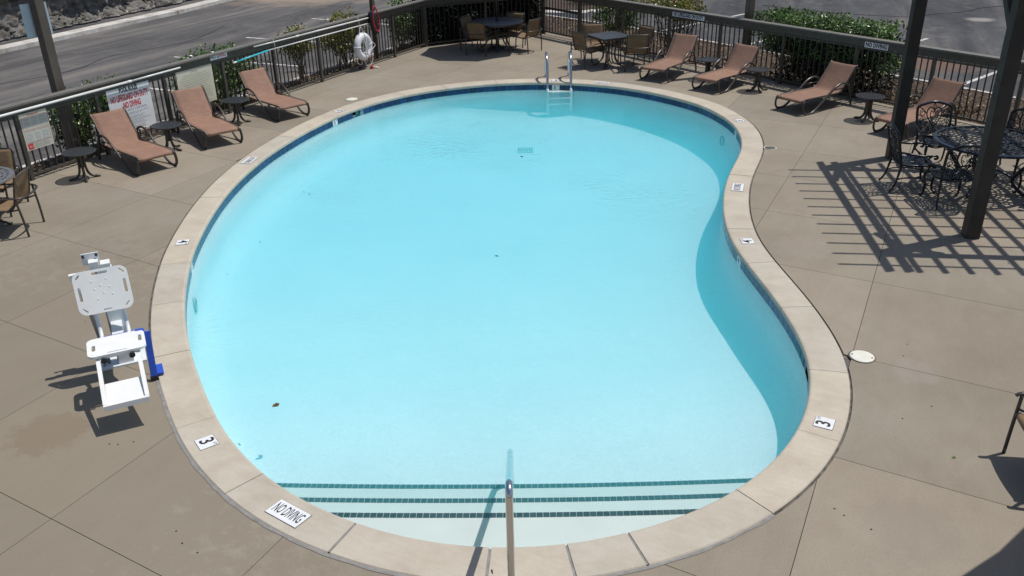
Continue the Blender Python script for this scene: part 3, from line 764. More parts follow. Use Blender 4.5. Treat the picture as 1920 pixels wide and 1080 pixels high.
lp('tube', p3, [(5.16, .925, .08), (8.42, .92, .08)], .012, M['polew']); lp('grip', p3, [(4.30, .875, .08), (5.16, .925, .08)], .0155, M['cyan']); lp('tip', p3, [(4.22, .870, .08), (4.30, .875, .08)], .017, M['white'])
hk = MB()
for t in (5.32, 8.0): hk.tube([fpt('L', t, 1.10, .09), fpt('L', t + .01, 1.0, .105), fpt('L', t + .01, .89, .10)], .004, 5)
tag(hk.build('pole_hanger', M['polew']), 'thin wire hangers holding the two white poles on the left fence', 'hanger')
# ---- ring buoy
rb = thing('ring_buoy', 'white ring buoy hung on the left fence by its rope', 'ring buoy', fpt('L', 8.06, .48, .10))
inv = Vector(rb.location)
m = MB(); cc = fpt('L', 8.06, .485, .11)
m.tube([cc + LX * .205 * math.cos(a * PI / 16) + ZZ * .215 * math.sin(a * PI / 16) - inv for a in range(32)], .080, 12, True); m.build('foam_ring', M['ring'], rb)
for a in (.05, .5, .97, 1.5):
    c2 = cc + LX * .205 * math.cos(a * PI) + ZZ * .215 * math.sin(a * PI) - inv; rd = LX * math.cos(a * PI) + ZZ * math.sin(a * PI); nn = LX.cross(ZZ)
    MB().tube([c2 + rd * .084 * math.cos(q * PI / 8) + nn * .084 * math.sin(q * PI / 8) for q in range(16)], .008, 5, True).build('band', M['polew'], rb)
def rp(pts, nm='rope', r=.007): MB().tube(smooth_path([fpt('L', t, z, o) - inv for t, z, o in pts], 5), r, 6).build(nm, M['rope'], rb)
rp([(7.86, .62, .14), (7.95, .78, .13), (8.03, .90, .11), (8.10, .80, .13), (8.18, .68, .15)])
rp([(7.80, .50, .15), (7.76, .34, .14), (7.79, .20, .13), (7.90, .13, .13), (7.96, .17, .14)])
rp([(8.04, .19, .16), (8.08, .08, .15), (8.20, .05, .15), (8.30, .14, .15), (8.30, .28, .15)])
rp([(8.28, .60, .15), (8.40, .50, .16), (8.44, .45, .16), (8.30, .38, .16)])
rp([(8.0, .68, .17), (8.06, .5, .19), (8.04, .28, .18)], 'line', .016); rp([(8.10, .70, .17), (8.10, .5, .19), (8.12, .3, .18)], 'line', .014)
rf = thing('rope_float', 'small red and white throw line float on the deck below the ring buoy', 'float', fpt('L', 8.16, .03, .22))
MB().lathe([(.001, -.05), (.032, -.045), (.036, 0), (.032, .045), (.001, .05)], 12).build('red_part', M['rescue_red'], rf)
MB().tube([(.03, .0, 0), (.10, .02, -.005), (.15, .01, -.02)], .016, 8).build('white_part', M['white'], rf)
# ---- rescue float with red strap
rt_ = thing('rescue_float', 'black rescue float with a red strap looped over the left fence beam', 'rescue float', fpt('L', 8.5, 1.0, .12))
inv = Vector(rt_.location)
m = MB(); m.tube([fpt('L', 8.44, 1.16, .12) - inv, fpt('L', 8.46, 1.10, .125) - inv, fpt('L', 8.53, .80, .13) - inv, fpt('L', 8.55, .68, .13) - inv], [.055, .088, .092, .055], 10); m.build('foam_body', M['bk'], rt_)
m = MB(); cq = fpt('L', 8.50, 1.0, .20) - inv; ax = (ZZ * 1 - LX * .16).normalized(); bx_ = LX
m.tube([cq + ax * .27 * math.sin(a * PI / 14) + bx_ * .10 * math.cos(a * PI / 14) for a in range(28)], .015, 6, True); m.build('strap', M['rescue_red'], rt_)
MB().box(fpt('L', 8.62, .93, .16) - inv, (.05, .05, .05)).build('buckle', M['rescue_red'], rt_)

# ================================================================== POSTS OUTSIDE THE FENCE
def pole(x, y, wd, h, label, rz):
    t = thing('steel_post', label, 'post', (x, y, -.17), rz)
    MB().box((0, 0, h / 2), (wd, wd, h)).build('shaft', M['pole'], t)
    MB().box((0, 0, .01), (wd * 2.2, wd * 2.2, .02)).build('base_plate', M['pole'], t); return t
rzL = math.atan2(LD.y, LD.x)
b = LB + LD * .90 + LN * .20
pl = pole(b.x, b.y, .135, 4.2, 'tall brown square post behind the left fence with a pale blue sign on its back', rzL)
sg = MB().box((0, 0, 0), (.36, .012, .46)).build('sign_panel', M['backsign'], pl, (.0, .09, 2.27)); sg.rotation_euler = (0, 0, R(-18))
for z in (2.12, 2.42): MB().box((0, .075, z), (.05, .02, .04)).build('bracket', M['greym'], pl)
b = LB + LD * 9.1 + LN * .28
pole(b.x - .02, b.y, .085, 4.2, 'slim brown post behind the left fence just right of the rescue float', rzL)
b = CN + RD * 6.42 + RN * .25
pole(b.x, b.y, .13, 4.2, 'dark brown square post behind the right fence at the left end of the long hedge', math.atan2(RD.y, RD.x))

# ================================================================== LOT: kerbs, beds, painted lines
def kerb(name, pts, wd, h, mat, parent=None, seglen=None):
    m = MB(); P = [Vector(p) for p in pts]
    for a, b in zip(P, P[1:]):
        d = (b - a); L = d.length; k = max(1, round(L / (seglen or L)))
        for i in range(k):
            p, q = a + d * (i / k), a + d * ((i + 1) / k); dd = d.normalized()
            p2, q2 = p + dd * .006, q - dd * .006
            m.bar((p2.x, p2.y, -.17 + h / 2 - .02), (q2.x, q2.y, -.17 + h / 2 - .02), wd, h + .04)
    return m.build(name, mat, parent, kind='structure')
kl = [LB + LD * t + LN * .95 for t in (-8, 0, 4.5, 9, 11.6)]
kerb('kerb', kl, .10, .10, M['kerb'], seglen=1.5)
kr = [(.2, 27.6), (3.3, 24.2), (4.77, 22.18), (7.39, 18.5), (9.41, 15.6), (12.4, 11.6)]
kerb('kerb', kr, .10, .10, M['kerb'], seglen=1.5)
def bed(pts, name='planting_bed'):
    m = MB(); n = len(pts); xs = [p[0] for p in pts]
    # gridded surface with lumps
    x0, x1 = min(p[0] for p in pts), max(p[0] for p in pts); y0, y1 = min(p[1] for p in pts), max(p[1] for p in pts)
    V = [Vector(p) for p in pts]; ed = [(i, (i + 1) % n) for i in range(n)]; y = y0
    while y < y1:
        x = x0
        while x < x1:
            if inside((x, y), pts): V.append(Vector((x, y)))
            x += .16
        y += .16
    r = delaunay_2d_cdt(V, ed, [], 1, 1e-5)
    vs = [(p.x, p.y, -.10 + .07 * noise.noise(Vector((p.x * 3, p.y * 3, 0))) + (.03 * noise.noise(Vector((p.x * 9, p.y * 9, 4))))) for p in r[0]]
    m.add(vs, [tuple(f) for f in r[2]], True); return m.build(name, M['mulch'], kind='structure')
BL_ = [tuple(LB + LD * -8 + LN * .1), tuple(LB + LD * -8 + LN * .92), tuple(LB + LD * 11.6 + LN * .92), (-1.0, 24.4), (.75, 24.9), tuple(CN + Vector((.05, .12))), tuple(CE + LN * .1 + Vector((0, .1)))]
bed(BL_)
BR_ = [tuple(CN + RN * .12), (.75, 24.95), (.6, 27.0)] + [(p[0] - .05, p[1] - .04) for p in kr[1:]] + [tuple(CN + RD * 16 + RN * .12)]
bed(BR_)
# litter
def litter(name, pts, n, label, seed, zc=-.06, sz=(.03, .075), mat='litter', cat='leaf litter', dens=None):
    rr = random.Random(seed); m = MB(); x0, x1 = min(p[0] for p in pts), max(p[0] for p in pts); y0, y1 = min(p[1] for p in pts), max(p[1] for p in pts); k = 0
    while k < n:
        x, y = rr.uniform(x0, x1), rr.uniform(y0, y1)
        if not inside((x, y), pts) or (dens and rr.random() > dens(x, y)): continue
        k += 1; leaf(m, Vector((x, y, zc + rr.uniform(0, .05))), rr.uniform(*sz), rr, flatness=.35)
    return tag(m.build(name, M[mat], kind='stuff'), label, cat)
def leaf(m, c, s, rr, flatness=1.0, nrm=None):
    d = Vector((rr.gauss(0, 1), rr.gauss(0, 1), rr.gauss(0, 1) * flatness)).normalized()
    if nrm is None: nrm = Vector((rr.gauss(0, .6), rr.gauss(0, .6), 1))
    b = d.cross(nrm)
    if b.length < 1e-3: b = Vector((1, 0, 0))
    b = b.normalized() * s * .27; n2 = b.cross(d).normalized() * s * .10; d = d * s * .5
    m.add([c - d, c + b + n2, c + d, c - b + n2], [(0, 1, 2), (0, 2, 3)])
litter('leaf_litter', [p for p in BL_], 3800, 'dry brown leaf litter and wood chips in the bed outside the left fence', 1)
litter('leaf_litter', [p for p in BR_], 7500, 'brown and tan leaf litter in the bed outside the right fence', 2)
# painted stall lines
def pline(a, b, wd=.095):
    a, b = Vector(a), Vector(b); d = (b - a).normalized(); n = Vector((-d.y, d.x)) * wd / 2
    MB().add([(p.x, p.y, -.166) for p in (a + n, a - n, b - n, b + n)], [(0, 1, 2, 3)]).build('painted_line', M['paint'], lot)
for a, b in (((-9.9, 16.75), (-7.5, 15.6)), ((-9.1, 19.25), (-6.35, 17.95)), ((-8.25, 21.95), (-4.75, 20.45)), ((-7.13, 24.46), (-3.72, 22.95)), ((-5.93, 27.5), (-2.45, 25.5)), ((-10.8, 14.2), (-8.5, 13.1)),
             ((4.2, 24.0), (7.2, 26.6)), ((5.65, 21.55), (8.9, 24.35)), ((7.35, 19.3), (10.5, 22.05)), ((8.7, 16.9), (12.0, 19.7)), ((10.3, 14.7), (13.6, 17.5))): pline(a, b)
# tar crack on the lot
MB().tube(smooth_path([(11.6, 25.3, -.168), (12.4, 25.7, -.168), (13.2, 25.9, -.168), (14.2, 26.6, -.168), (15.6, 27.0, -.168), (18, 28.2, -.168)], 5), .022, 5).build('tar_crack', M['bk'], lot)
for P_ in ([(-11.5, 19), (-10.2, 20.5), (-9.9, 22.3), (-8.6, 24.0), (-8.3, 26.5)], [(8.0, 28), (9.3, 26.6), (10.1, 25.9), (11.5, 25.2)], [(11.2, 19.2), (12.6, 20.6), (13.1, 22.2), (14.6, 23.0)]):
    MB().tube(smooth_path([(x, y, -.169) for x, y in P_], 6), .011, 5).build('tar_crack', M['bk'], lot)
# far left kerb + road edge
kerb('kerb', [(-16.2, 15.5), (-13.2, 23.15), (-11.62, 27.1), (-10.75, 29.1), (-9.85, 32.0), (-7.7, 38.5)], .50, .11, M['kerb'], seglen=3)
# traffic island with white kerb
isl = [(2.3, 26.4), (4.2, 27.3), (5.3, 28.0), (5.95, 28.9), (5.6, 29.6), (4.6, 30.2), (1.8, 30.6), (-1, 30.2), (-1, 27.2)]
m = MB(); m.prism(isl, -.17, -.02); m.build('traffic_island', M['kerb'], kind='structure')
ins = [(2.3 + (x - 2.3) * .86, 28.5 + (y - 28.5) * .76) for x, y in isl]
MB().prism(ins, -.1, .0).build('island_soil', M['mulch'], bpy.data.objects['traffic_island'])

# ================================================================== ROCK CUT
m = MB(); A = Vector((-17.2, 14.2)); Bq = Vector((-8.15, 39.0)); D = (Bq - A); L = D.length; D.normalize(); Nn = Vector((-D.y, D.x))
NX, NZ = 420, 60; vs = []
for i in range(NX + 1):
    # follow the gentle bend of the kerb
    s = L * i / NX; base_ = A + D * s; bend = .35 * math.sin(PI * i / NX)
    for j in range(NZ + 1):
        z = j / NZ; zz = z ** 1.15 * 3.4
        P = Vector((base_.x, base_.y, zz))
        slope = .30 * min(zz, .28) / .28 + .14 * zz
        if zz > .95: slope -= .30 * min(1, (zz - .95) / .06) * (1 if noise.noise(Vector((s * .25, 0, 2))) > -.35 else .2)
        if zz > 1.15: slope += .45 * min(1, (zz - 1.15) / .2)
        fr = noise.fractal(P * 1.4, 1.0, 2.1, 5) * .26 + abs(noise.noise(Vector((s * 2.2, 1.0, zz * .5)))) * -.35 * min(1, zz * 2.5)
        led = .07 * (noise.noise(Vector((s * .4, 3, zz * 5))) + .5 * noise.noise(Vector((s * 1.5, 7, zz * 11))))
        cel = noise.voronoi(Vector((s * 3.1, zz * 4.2, .3)))[0]; blk = .16 * min(.5, cel[1] - cel[0])
        off = .12 + bend + slope + fr + led - blk
        q = base_ + Nn * off; vs.append((q.x, q.y, -.12 + zz))
fs = [(i * (NZ + 1) + j, (i + 1) * (NZ + 1) + j, (i + 1) * (NZ + 1) + j + 1, i * (NZ + 1) + j + 1) for i in range(NX) for j in range(NZ)]
m.add(vs, fs, False); m.build('rock_face', M['rock'], kind='structure')
# rubble at its foot
m = MB(); rr = random.Random(11)
ico = bmesh.new(); bmesh.ops.create_icosphere(ico, subdivisions=1, radius=1); iv = [v.co.copy() for v in ico.verts]; ico.verts.index_update(); iff = [tuple(v.index for v in f.verts) for f in ico.faces]; ico.free()
for k in range(900):
    s = rr.uniform(1, L); up_ = abs(rr.gauss(0, .22)); base_ = A + D * s + Nn * (.10 + .35 * math.sin(PI * s / L) + up_ * .7); r_ = rr.choice((.02, .025, .035, .045, .08)) * rr.uniform(.6, 1.3)
    rot = Matrix.Rotation(rr.uniform(0, 6), 3, Vector((rr.random(), rr.random(), rr.random() + .1)).normalized())
    sc = Vector((rr.uniform(.7, 1.5), rr.uniform(.6, 1.1), rr.uniform(.35, .8)))
    m.add([rot @ Vector((v.x * sc.x, v.y * sc.y, v.z * sc.z)) * r_ * (1 + .25 * noise.noise(v * 2 + Vector((k, 0, 0)))) + Vector((base_.x, base_.y, -.12 + up_ * .8)) for v in iv], iff)
m.build('rubble', M['rock'], kind='stuff'); tag(bpy.data.objects['rubble'], 'grey stone rubble and small rocks along the foot of the rock cut', 'rubble')
tuft = MB(); rr = random.Random(5)
for k in range(26):
    s = rr.uniform(6, 22); b_ = A + D * s + Nn * (.05 + .35 * math.sin(PI * s / L) + rr.uniform(-.05, .2))
    for q in range(14):
        d = Vector((rr.gauss(0, 1), rr.gauss(0, 1), 1.2)).normalized() * rr.uniform(.05, .14); p = Vector((b_.x + rr.gauss(0, .05), b_.y + rr.gauss(0, .05), -.08)); sd = Vector((d.y, -d.x, 0)).normalized() * .006
        tuft.add([p - sd, p + sd, p + d], [(0, 1, 2)])
tag(tuft.build('weed_tufts', M['leafy'], kind='stuff'), 'small yellowish weeds growing along the far kerb below the rock', 'weeds')

# ================================================================== SHRUBS
def shrub(name, label, c, rad, n, mat, seed, stems=7, sz=(.035, .065), box=False, low=.15, cat='shrub', stem_h=None, group=None, rz=0, gaps=.0):
    rr = random.Random(seed); t = thing(name, label, cat, (c[0], c[1], -.10), rz, group); m = MB()
    rx, ry, h = rad; k = 0; tries = 0
    while k < n and tries < n * 12:
        tries += 1
        if box:
            p = Vector((rr.uniform(-1, 1), rr.uniform(-1, 1), rr.uniform(low, 1)))
            edge = max(abs(p.x) ** 3, abs(p.y) ** 2, p.z)
            if rr.random() > .5 + .5 * edge ** 2: continue
            bulge = 1 + .22 * noise.noise(Vector((p.x * 4 + seed, p.y * 3, p.z * 3)))
            q = Vector((p.x * rx * bulge, p.y * ry * bulge, p.z * h * (1 + .08 * noise.noise(Vector((p.x * 6 + seed, p.y * 5, 1)))) ))
            nr = Vector((p.x, p.y, p.z * .8 + .3))
        else:
            d = Vector((rr.gauss(0, 1), rr.gauss(0, 1), rr.gauss(0, 1))).normalized(); u = rr.random() ** .4
            lump = 1 + .45 * noise.noise(Vector((d.x * 2 + seed, d.y * 2, d.z * 2)))
            zc = low * h + (1 - low) * h * .5; q = Vector((d.x * rx * u * lump, d.y * ry * u * lump, zc + d.z * (1 - low) * h * .5 * u * min(lump, 1.12)))
            nr = d
        if gaps and noise.noise(q * 3.2 + Vector((seed, 0, 0))) < gaps - .5 + .0: continue
        k += 1; leaf(m, q, rr.uniform(*sz), rr, nrm=nr + Vector((rr.gauss(0, .55), rr.gauss(0, .55), rr.gauss(0, .55) + .3)))
    m.build('foliage', M[mat], t, kind='stuff')
    for s_ in range(stems):
        a = rr.uniform(0, 2 * PI); st = MB(); b0 = Vector((rr.uniform(-.3, .3) * rx, rr.uniform(-.3, .3) * ry, 0)); b1 = Vector((math.cos(a) * rx * .75, math.sin(a) * ry * .75, h * rr.uniform(.6, .95)))
        mid = b0.lerp(b1, .4) + Vector((rr.gauss(0, .05), rr.gauss(0, .05), h * .08)); P = smooth_path([b0, mid, b1], 4); st.tube(P, [.016 - .011 * i / (len(P) - 1) for i in range(len(P))], 5)
        for q in range(5):
            u = rr.uniform(.3, .95); i0 = int(u * (len(P) - 1)); e = P[i0] + Vector((rr.gauss(0, .16), rr.gauss(0, .16), abs(rr.gauss(0, .16)))); st.tube([P[i0], P[i0].lerp(e, .5) + Vector((0, 0, .02)), e], [.006, .004, .0025], 4)
        st.build('stem', M['bark'], t)
    return t
def LP(t, o=.45): p = LB + LD * t + LN * o; return (p.x, p.y)
def RP(t, o=.45): p = CN + RD * t + RN * o; return (p.x, p.y)
G1 = 'shrubs planted outside the left fence'
BIG = (.05, .085)
shrub('shrub', 'small green shrub tip at the far left edge behind the fence', LP(-.35, .45), (.32, .28, 1.02), 600, 'leafg', 21, 4, group=G1, rz=rzL, sz=BIG)
shrub('shrub', 'leafy green shrub between the tall left post and the POOL RULES board', LP(1.22, .50), (.36, .28, 1.10), 1900, 'leafg', 22, 6, low=.05, group=G1, rz=rzL, sz=BIG)
shrub('shrub', 'green shrub whose top shows above the beam over the POOL RULES board', LP(1.95, .60), (.60, .26, 1.13), 1300, 'leafg', 23, 5, low=.35, group=G1, rz=rzL, sz=BIG)
shrub('shrub', 'green shrub showing above the beam beside the small NO DIVING sign', LP(4.45, .60), (1.15, .28, 1.22), 3900, 'leafg', 24, 9, low=.05, group=G1, rz=rzL, sz=BIG)
shrub('shrub', 'yellow green shrub above the middle of the upper white pole', LP(6.75, .6), (.46, .28, 1.22), 1300, 'leafy', 25, 8, low=.42, group=G1, rz=rzL, sz=BIG)
shrub('shrub', 'bright yellow green shrub behind the ring buoy', LP(8.3, .58), (.78, .32, 1.30), 2900, 'leafy', 26, 8, low=.22, group=G1, rz=rzL, sz=BIG)
shrub('shrub', 'dark green shrub in the left fence corner touching the dark hedge', LP(10.5, .5), (.42, .34, 1.30), 1900, 'leafg', 31, 6, low=.1, group=G1, rz=rzL, sz=BIG)
mid = (CE + CN) / 2
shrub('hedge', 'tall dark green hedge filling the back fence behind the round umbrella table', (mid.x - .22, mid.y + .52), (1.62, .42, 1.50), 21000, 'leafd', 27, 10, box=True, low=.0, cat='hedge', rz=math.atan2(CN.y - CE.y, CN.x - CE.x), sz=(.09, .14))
G2 = 'shrubs planted outside the right fence'
shrub('shrub', 'open twiggy shrub right of the gate behind the square table', RP(2.3, .5), (.75, .40, 1.34), 2600, 'leafg', 28, 16, low=.22, group=G2, rz=math.atan2(RD.y, RD.x), gaps=.3, sz=BIG)
shrub('shrub', 'yellow green twiggy shrub left of the NO LIFEGUARD ON DUTY sign', RP(4.15, .5), (.85, .38, 1.40), 2900, 'leafy', 29, 26, low=.60, group=G2, rz=math.atan2(RD.y, RD.x), sz=BIG)
shrub('hedge', 'long clipped bright green hedge behind the right fence', RP(8.02, .58), (1.46, .38, 1.36), 13500, 'leafg', 30, 40, box=True, low=.42, cat='hedge', rz=math.atan2(RD.y, RD.x), sz=(.045, .08))
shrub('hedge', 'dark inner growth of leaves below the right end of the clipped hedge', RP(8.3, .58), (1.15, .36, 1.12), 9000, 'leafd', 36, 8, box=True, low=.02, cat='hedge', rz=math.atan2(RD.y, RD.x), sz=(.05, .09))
shrub('shrub', 'low straggly ground shrub with tan leaves right of the clipped hedge', RP(10.35, .42), (.95, .30, .36), 900, 'litter', 32, 7, low=.0, rz=math.atan2(RD.y, RD.x), sz=(.05, .09))
shrub('shrub', 'yellow shrub on the white kerbed traffic island at the top', (3.2, 28.2), (1.3, .8, .75), 1800, 'leafy', 33, 6, low=.05, sz=(.06, .1))

# ================================================================== SUN LOUNGERS
def make_lounger(label):
    t = thing('sun_lounger', label, 'sun lounger', group='sun loungers set round the pool')
    pr = smooth_path([(-.135, .205), (-.14, .235), (-.115, .262), (0, .268), (.4, .262), (.78, .258), (.87, .272), (.95, .345), (1.08, .495), (1.17, .615), (1.215, .672), (1.25, .690), (1.275, .678)], 3)
    pr = [(p[0], p[1]) for p in [tuple(Vector(q))[:2] for q in pr]]
    MB().sheet(pr, .262, .006, 6, .010).build('sling', M['sling'], t)
    for s in (-1, 1):
        MB().tube([(s * .268, y, z) for y, z in pr], .0135, 8).build('side_rail', M['alu'], t)
        P = smooth_path([(s * .285, -.125, .235), (s * .30, -.125, .12), (s * .30, -.085, .035), (s * .30, 0, .012), (s * .30, .11, .020), (s * .30, .24, .085), (s * .305, .50, .275), (s * .31, .64, .378), (s * .31, .77, .432), (s * .31, .89, .437), (s * .305, 1.0, .385), (s * .30, 1.09, .25), (s * .30, 1.15, .10), (s * .30, 1.17, .012)], 3)
        MB().tube(P, .0215, 8, flat=.8).build('leg_frame', M['alu'], t)
        MB().tube([(s * .302, -.02, .010), (s * .302, .10, .010)], .019, 6, flat=.5).build('foot_pad', M['black'], t)
        MB().tube([(s * .30, .62, .345), (s * .285, 1.07, .335)], .010, 6).build('back_brace', M['alu'], t)
        kb = MB(); kb.lathe([(.001, -.006), (.014, -.006), (.014, .006), (.001, .006)], 10, (s * .285, .865, .288)); kb.build('hinge_knob', M['seam'], t)
    for y, z in ((.02, .238), (.56, .238)): MB().tube([(-.27, y, z), (.27, y, z)], .011, 6).build('cross_bar', M['alu'], t)
    MB().tube([(-.305, 1.14, .14), (.305, 1.14, .14)], .011, 6).build('cross_bar', M['alu'], t)
    # edge seams
    sm = MB()
    for s in (-1, 1): sm.tube([(s * .256, y, z + .0045) for y, z in pr[2:]], .0035, 4)
    sm.build('seam', M['seam'], t)
    return t
LG = [(-5.26, 12.40, 137, 'terracotta lounger nearest the camera on the left, in front of the POOL RULES board'),
      (-4.62, 13.63, 128, 'terracotta sling sun lounger on the left in front of the cream notice board'),
      (-3.85, 15.22, 133, 'terracotta lounger on the left under the cyan gripped pole, farthest of the three'),
      (2.99, 17.46, 53, 'terracotta sling sun lounger beside the square table, shadow across its back'),
      (3.84, 16.47, 43, 'terracotta sling sun lounger on the right between two side tables'),
      (4.96, 14.85, 33.5, 'terracotta sling sun lounger on the right in front of the clipped hedge'),
      (6.07, 13.27, 33, 'terracotta lounger partly behind the far pergola post and the ornate black chairs')]
L0_ = make_lounger(LG[0][3])
for i, (x, y, a, lb) in enumerate(LG):
    if i == 0: L0_.location = (x, y, 0); L0_.rotation_euler = (0, 0, R(a - 90))
    else: dup(L0_, (x, y, 0), R(a - 90), lb).scale = (1, 1 + .012 * ((i * 5) % 4 - 1.5), 1 + .016 * ((i * 3) % 5 - 2))

# ================================================================== SIDE TABLES
def make_side(label):
    t = thing('side_table', label, 'side table', group='small round side tables by the loungers')
    m = MB(); m.hoop([(.212, .392), (.228, .392), (.232, .402), (.228, .412), (.214, .412), (.212, .404)], 36); m.build('top_rim', M['altop'], t)
    m = MB(); x = -.20
    while x <= .201:
        h = math.sqrt(max(0, .216 ** 2 - x * x)); m.box((x, 0, .405), (.0105, 2 * h, .006)); x += .0155
    for y in (-.14, -.07, 0, .07, .14): h = math.sqrt(.216 ** 2 - y * y); m.box((0, y, .399), (2 * h, .012, .004))
    m.build('top_slats', M['altop'], t, kind='stuff')
    MB().lathe([(.05, .388), (.05, .392), (.03, .38), (.03, .20), (.02, .15)], 12).build('column', M['alu'], t)
    for k in range(4):
        a = k * PI / 2 + .5; c, s = math.cos(a), math.sin(a)
        P = smooth_path([(.055 * c, .055 * s, .385), (.040 * c, .040 * s, .30), (.042 * c, .042 * s, .18), (.062 * c, .062 * s, .085), (.11 * c, .11 * s, .03), (.165 * c, .165 * s, .022), (.21 * c, .21 * s, .012)], 3)
        MB().tube(P, .020, 7, flat=.85).build('leg', M['alu'], t)
    return t
ST = [(-6.16, 12.08, 'small round charcoal side table left of the nearest left lounger below the first aid poster'),
      (-5.37, 13.41, 'small round charcoal side table between the two nearest left loungers'),
      (-4.71, 14.95, 'small round charcoal side table beside the cream notice board'),
      (4.00, 17.39, 'small round side table half hidden behind the first two right loungers'),
      (4.73, 16.39, 'small round side table right of the second right lounger in front of the hedge'),
      (5.99, 14.20, 'small round side table between the last two right loungers near the pergola post')]
S0_ = make_side(ST[0][2])
for i, (x, y, lb) in enumerate(ST):
    if i == 0: S0_.location = (x, y, 0)
    else: dup(S0_, (x, y, 0), i * .7, lb)

# ================================================================== SLING CHAIRS
def make_chair(label):
    t = thing('patio_chair', label, 'chair', group='golden brown sling patio chairs')
    pr = smooth_path([(.265, .335), (.262, .352), (.235, .362), (.10, .352), (-.06, .335), (-.15, .338), (-.205, .375), (-.235, .46), (-.265, .60), (-.30, .735)], 3)
    pr = [(p.x, p.y) for p in [Vector(q) for q in pr]]
    MB().sheet(pr, .225, .005, 6, .014).build('sling', M['gsling'], t)
    for s in (-1, 1):
        MB().tube([(s * .232, y, z) for y, z in pr], .012, 7).build('side_rail', M['alu'], t)
        MB().tube(smooth_path([(s * .25, .275, 0), (s * .262, .262, .25), (s * .275, .245, .495)], 3), .0135, 7).build('leg', M['alu'], t)
        MB().tube(smooth_path([(s * .25, -.295, 0), (s * .262, -.285, .25), (s * .272, -.262, .495)], 3), .0135, 7).build('leg', M['alu'], t)
        MB().tube([(s * .232, .15, .345), (s * .265, .25, .38)], .010, 6).build('bracket', M['alu'], t)
        MB().tube([(s * .232, -.15, .33), (s * .266, -.275, .36)], .010, 6).build('bracket', M['alu'], t)
    MB().tube(smooth_path([(-.232, -.30, .738), (-.12, -.322, .745), (0, -.328, .747), (.12, -.322, .745), (.232, -.30, .738)], 3), .013, 7).build('top_rail', M['alu'], t)
    MB().tube(smooth_path([(-.278, .285, .482), (-.282, .245, .503), (-.292, .08, .510), (-.288, -.12, .507), (-.272, -.262, .50), (-.19, -.345, .495), (0, -.372, .492), (.19, -.345, .495), (.272, -.262, .50), (.288, -.12, .507), (.292, .08, .510), (.282, .245, .503), (.278, .285, .482)], 3), .0165, 8, flat=.6).build('arm_rail', M['alu'], t)
    MB().tube([(-.23, .17, .328), (.23, .17, .328)], .010, 6).build('cross_bar', M['alu'], t); MB().tube([(-.23, -.12, .318), (.23, -.12, .318)], .010, 6).build('cross_bar', M['alu'], t)
    return t
def P2(x, y, a, back): return (x + back * math.cos(R(a)), y + back * math.sin(R(a)), 0)
CH = [(P2(-.70, 20.34, 63, .29), 63, 'sling chair at the front left of the umbrella table with its back to the camera'),
      (P2(-.95, 21.24, -30, .29), -30, 'shaded sling chair at the left of the umbrella table against the dark hedge'),
      (P2(.66, 20.62, 140, .29), 140, 'sling chair at the right of the umbrella table with sun on its seat'),
      (P2(.23, 21.62, 245, .29), 245, 'sling chair on the far side of the umbrella table by the fence'),
      (P2(1.52, 18.80, 31, .29), 31, 'sling chair at the left of the square table, nearest the pool ladder'),
      (P2(1.93, 19.80, 272, .29), 272, 'pale sunlit sling chair on the far left side of the square table facing the camera'),
      (P2(2.72, 18.30, 92, .29), 92, 'sling chair with its back to the camera at the front right of the square table'),
      (P2(3.05, 19.32, 213, .29), 213, 'sling chair on the far right side of the square table before the twiggy shrub'),
      (P2(-5.93, 10.13, 186, .29), 186, 'sling chair at the left picture edge pulled up to the round cast table'),
      (P2(-6.78, 11.12, 276, .29), 276, 'sling chair behind the round cast table at the left picture edge'),
      (P2(4.13, 4.86, 172, .29), 172, 'dark framed chair cut off by the lower right picture edge, one front leg in view')]
C0_ = make_chair(CH[0][2])
for i, (p, a, lb) in enumerate(CH):
    if i == 0: C0_.location = p; C0_.rotation_euler = (0, 0, R(a - 90))
    else: dup(C0_, p, R(a - 90), lb)

# ================================================================== TABLES
def perf(mb, r0, r1, nr, ns_, z, th, hole=.62, tw=0):
    dr = (r1 - r0) / nr
    for i in range(nr):
        ra, rb = r0 + dr * i, r0 + dr * (i + 1); n = max(8, int(ns_ * (ra + rb) / 2 / r1))
        for j in range(n):
            a, b = 2 * PI * (j + .5 * (i % 2)) / n, 2 * PI * (j + 1 + .5 * (i % 2)) / n
            pc = lambda r, t: (r * math.cos(t), r * math.sin(t)); O = [pc(ra, a), pc(rb, a), pc(rb, b), pc(ra, b)]
            rm, am = (ra + rb) / 2, (a + b) / 2; h = hole
            if (i + j) % 2: I_ = [pc(rm - dr / 2 * h, am - (b - a) / 2 * h), pc(rm + dr / 2 * h, am - (b - a) / 2 * h), pc(rm + dr / 2 * h, am + (b - a) / 2 * h), pc(rm - dr / 2 * h, am + (b - a) / 2 * h)]
            else: I_ = [pc(rm - dr / 2 * h, am), pc(rm, am - (b - a) / 2 * h), pc(rm + dr / 2 * h, am), pc(rm, am + (b - a) / 2 * h)]; I_ = [I_[0], I_[1], I_[2], I_[3]]
            if not (i + j) % 2: O = O; 
            v = [(x, y, z) for x, y in O] + [(x, y, z) for x, y in I_] + [(x, y, z - th) for x, y in O] + [(x, y, z - th) for x, y in I_]
            F = []
            for k in range(4):
                q = (k + 1) % 4; F += [(k, q, 4 + q, 4 + k), (8 + q, 8 + k, 12 + k, 12 + q), (4 + k, 4 + q, 12 + q, 12 + k)]
            mb.add(v, F)
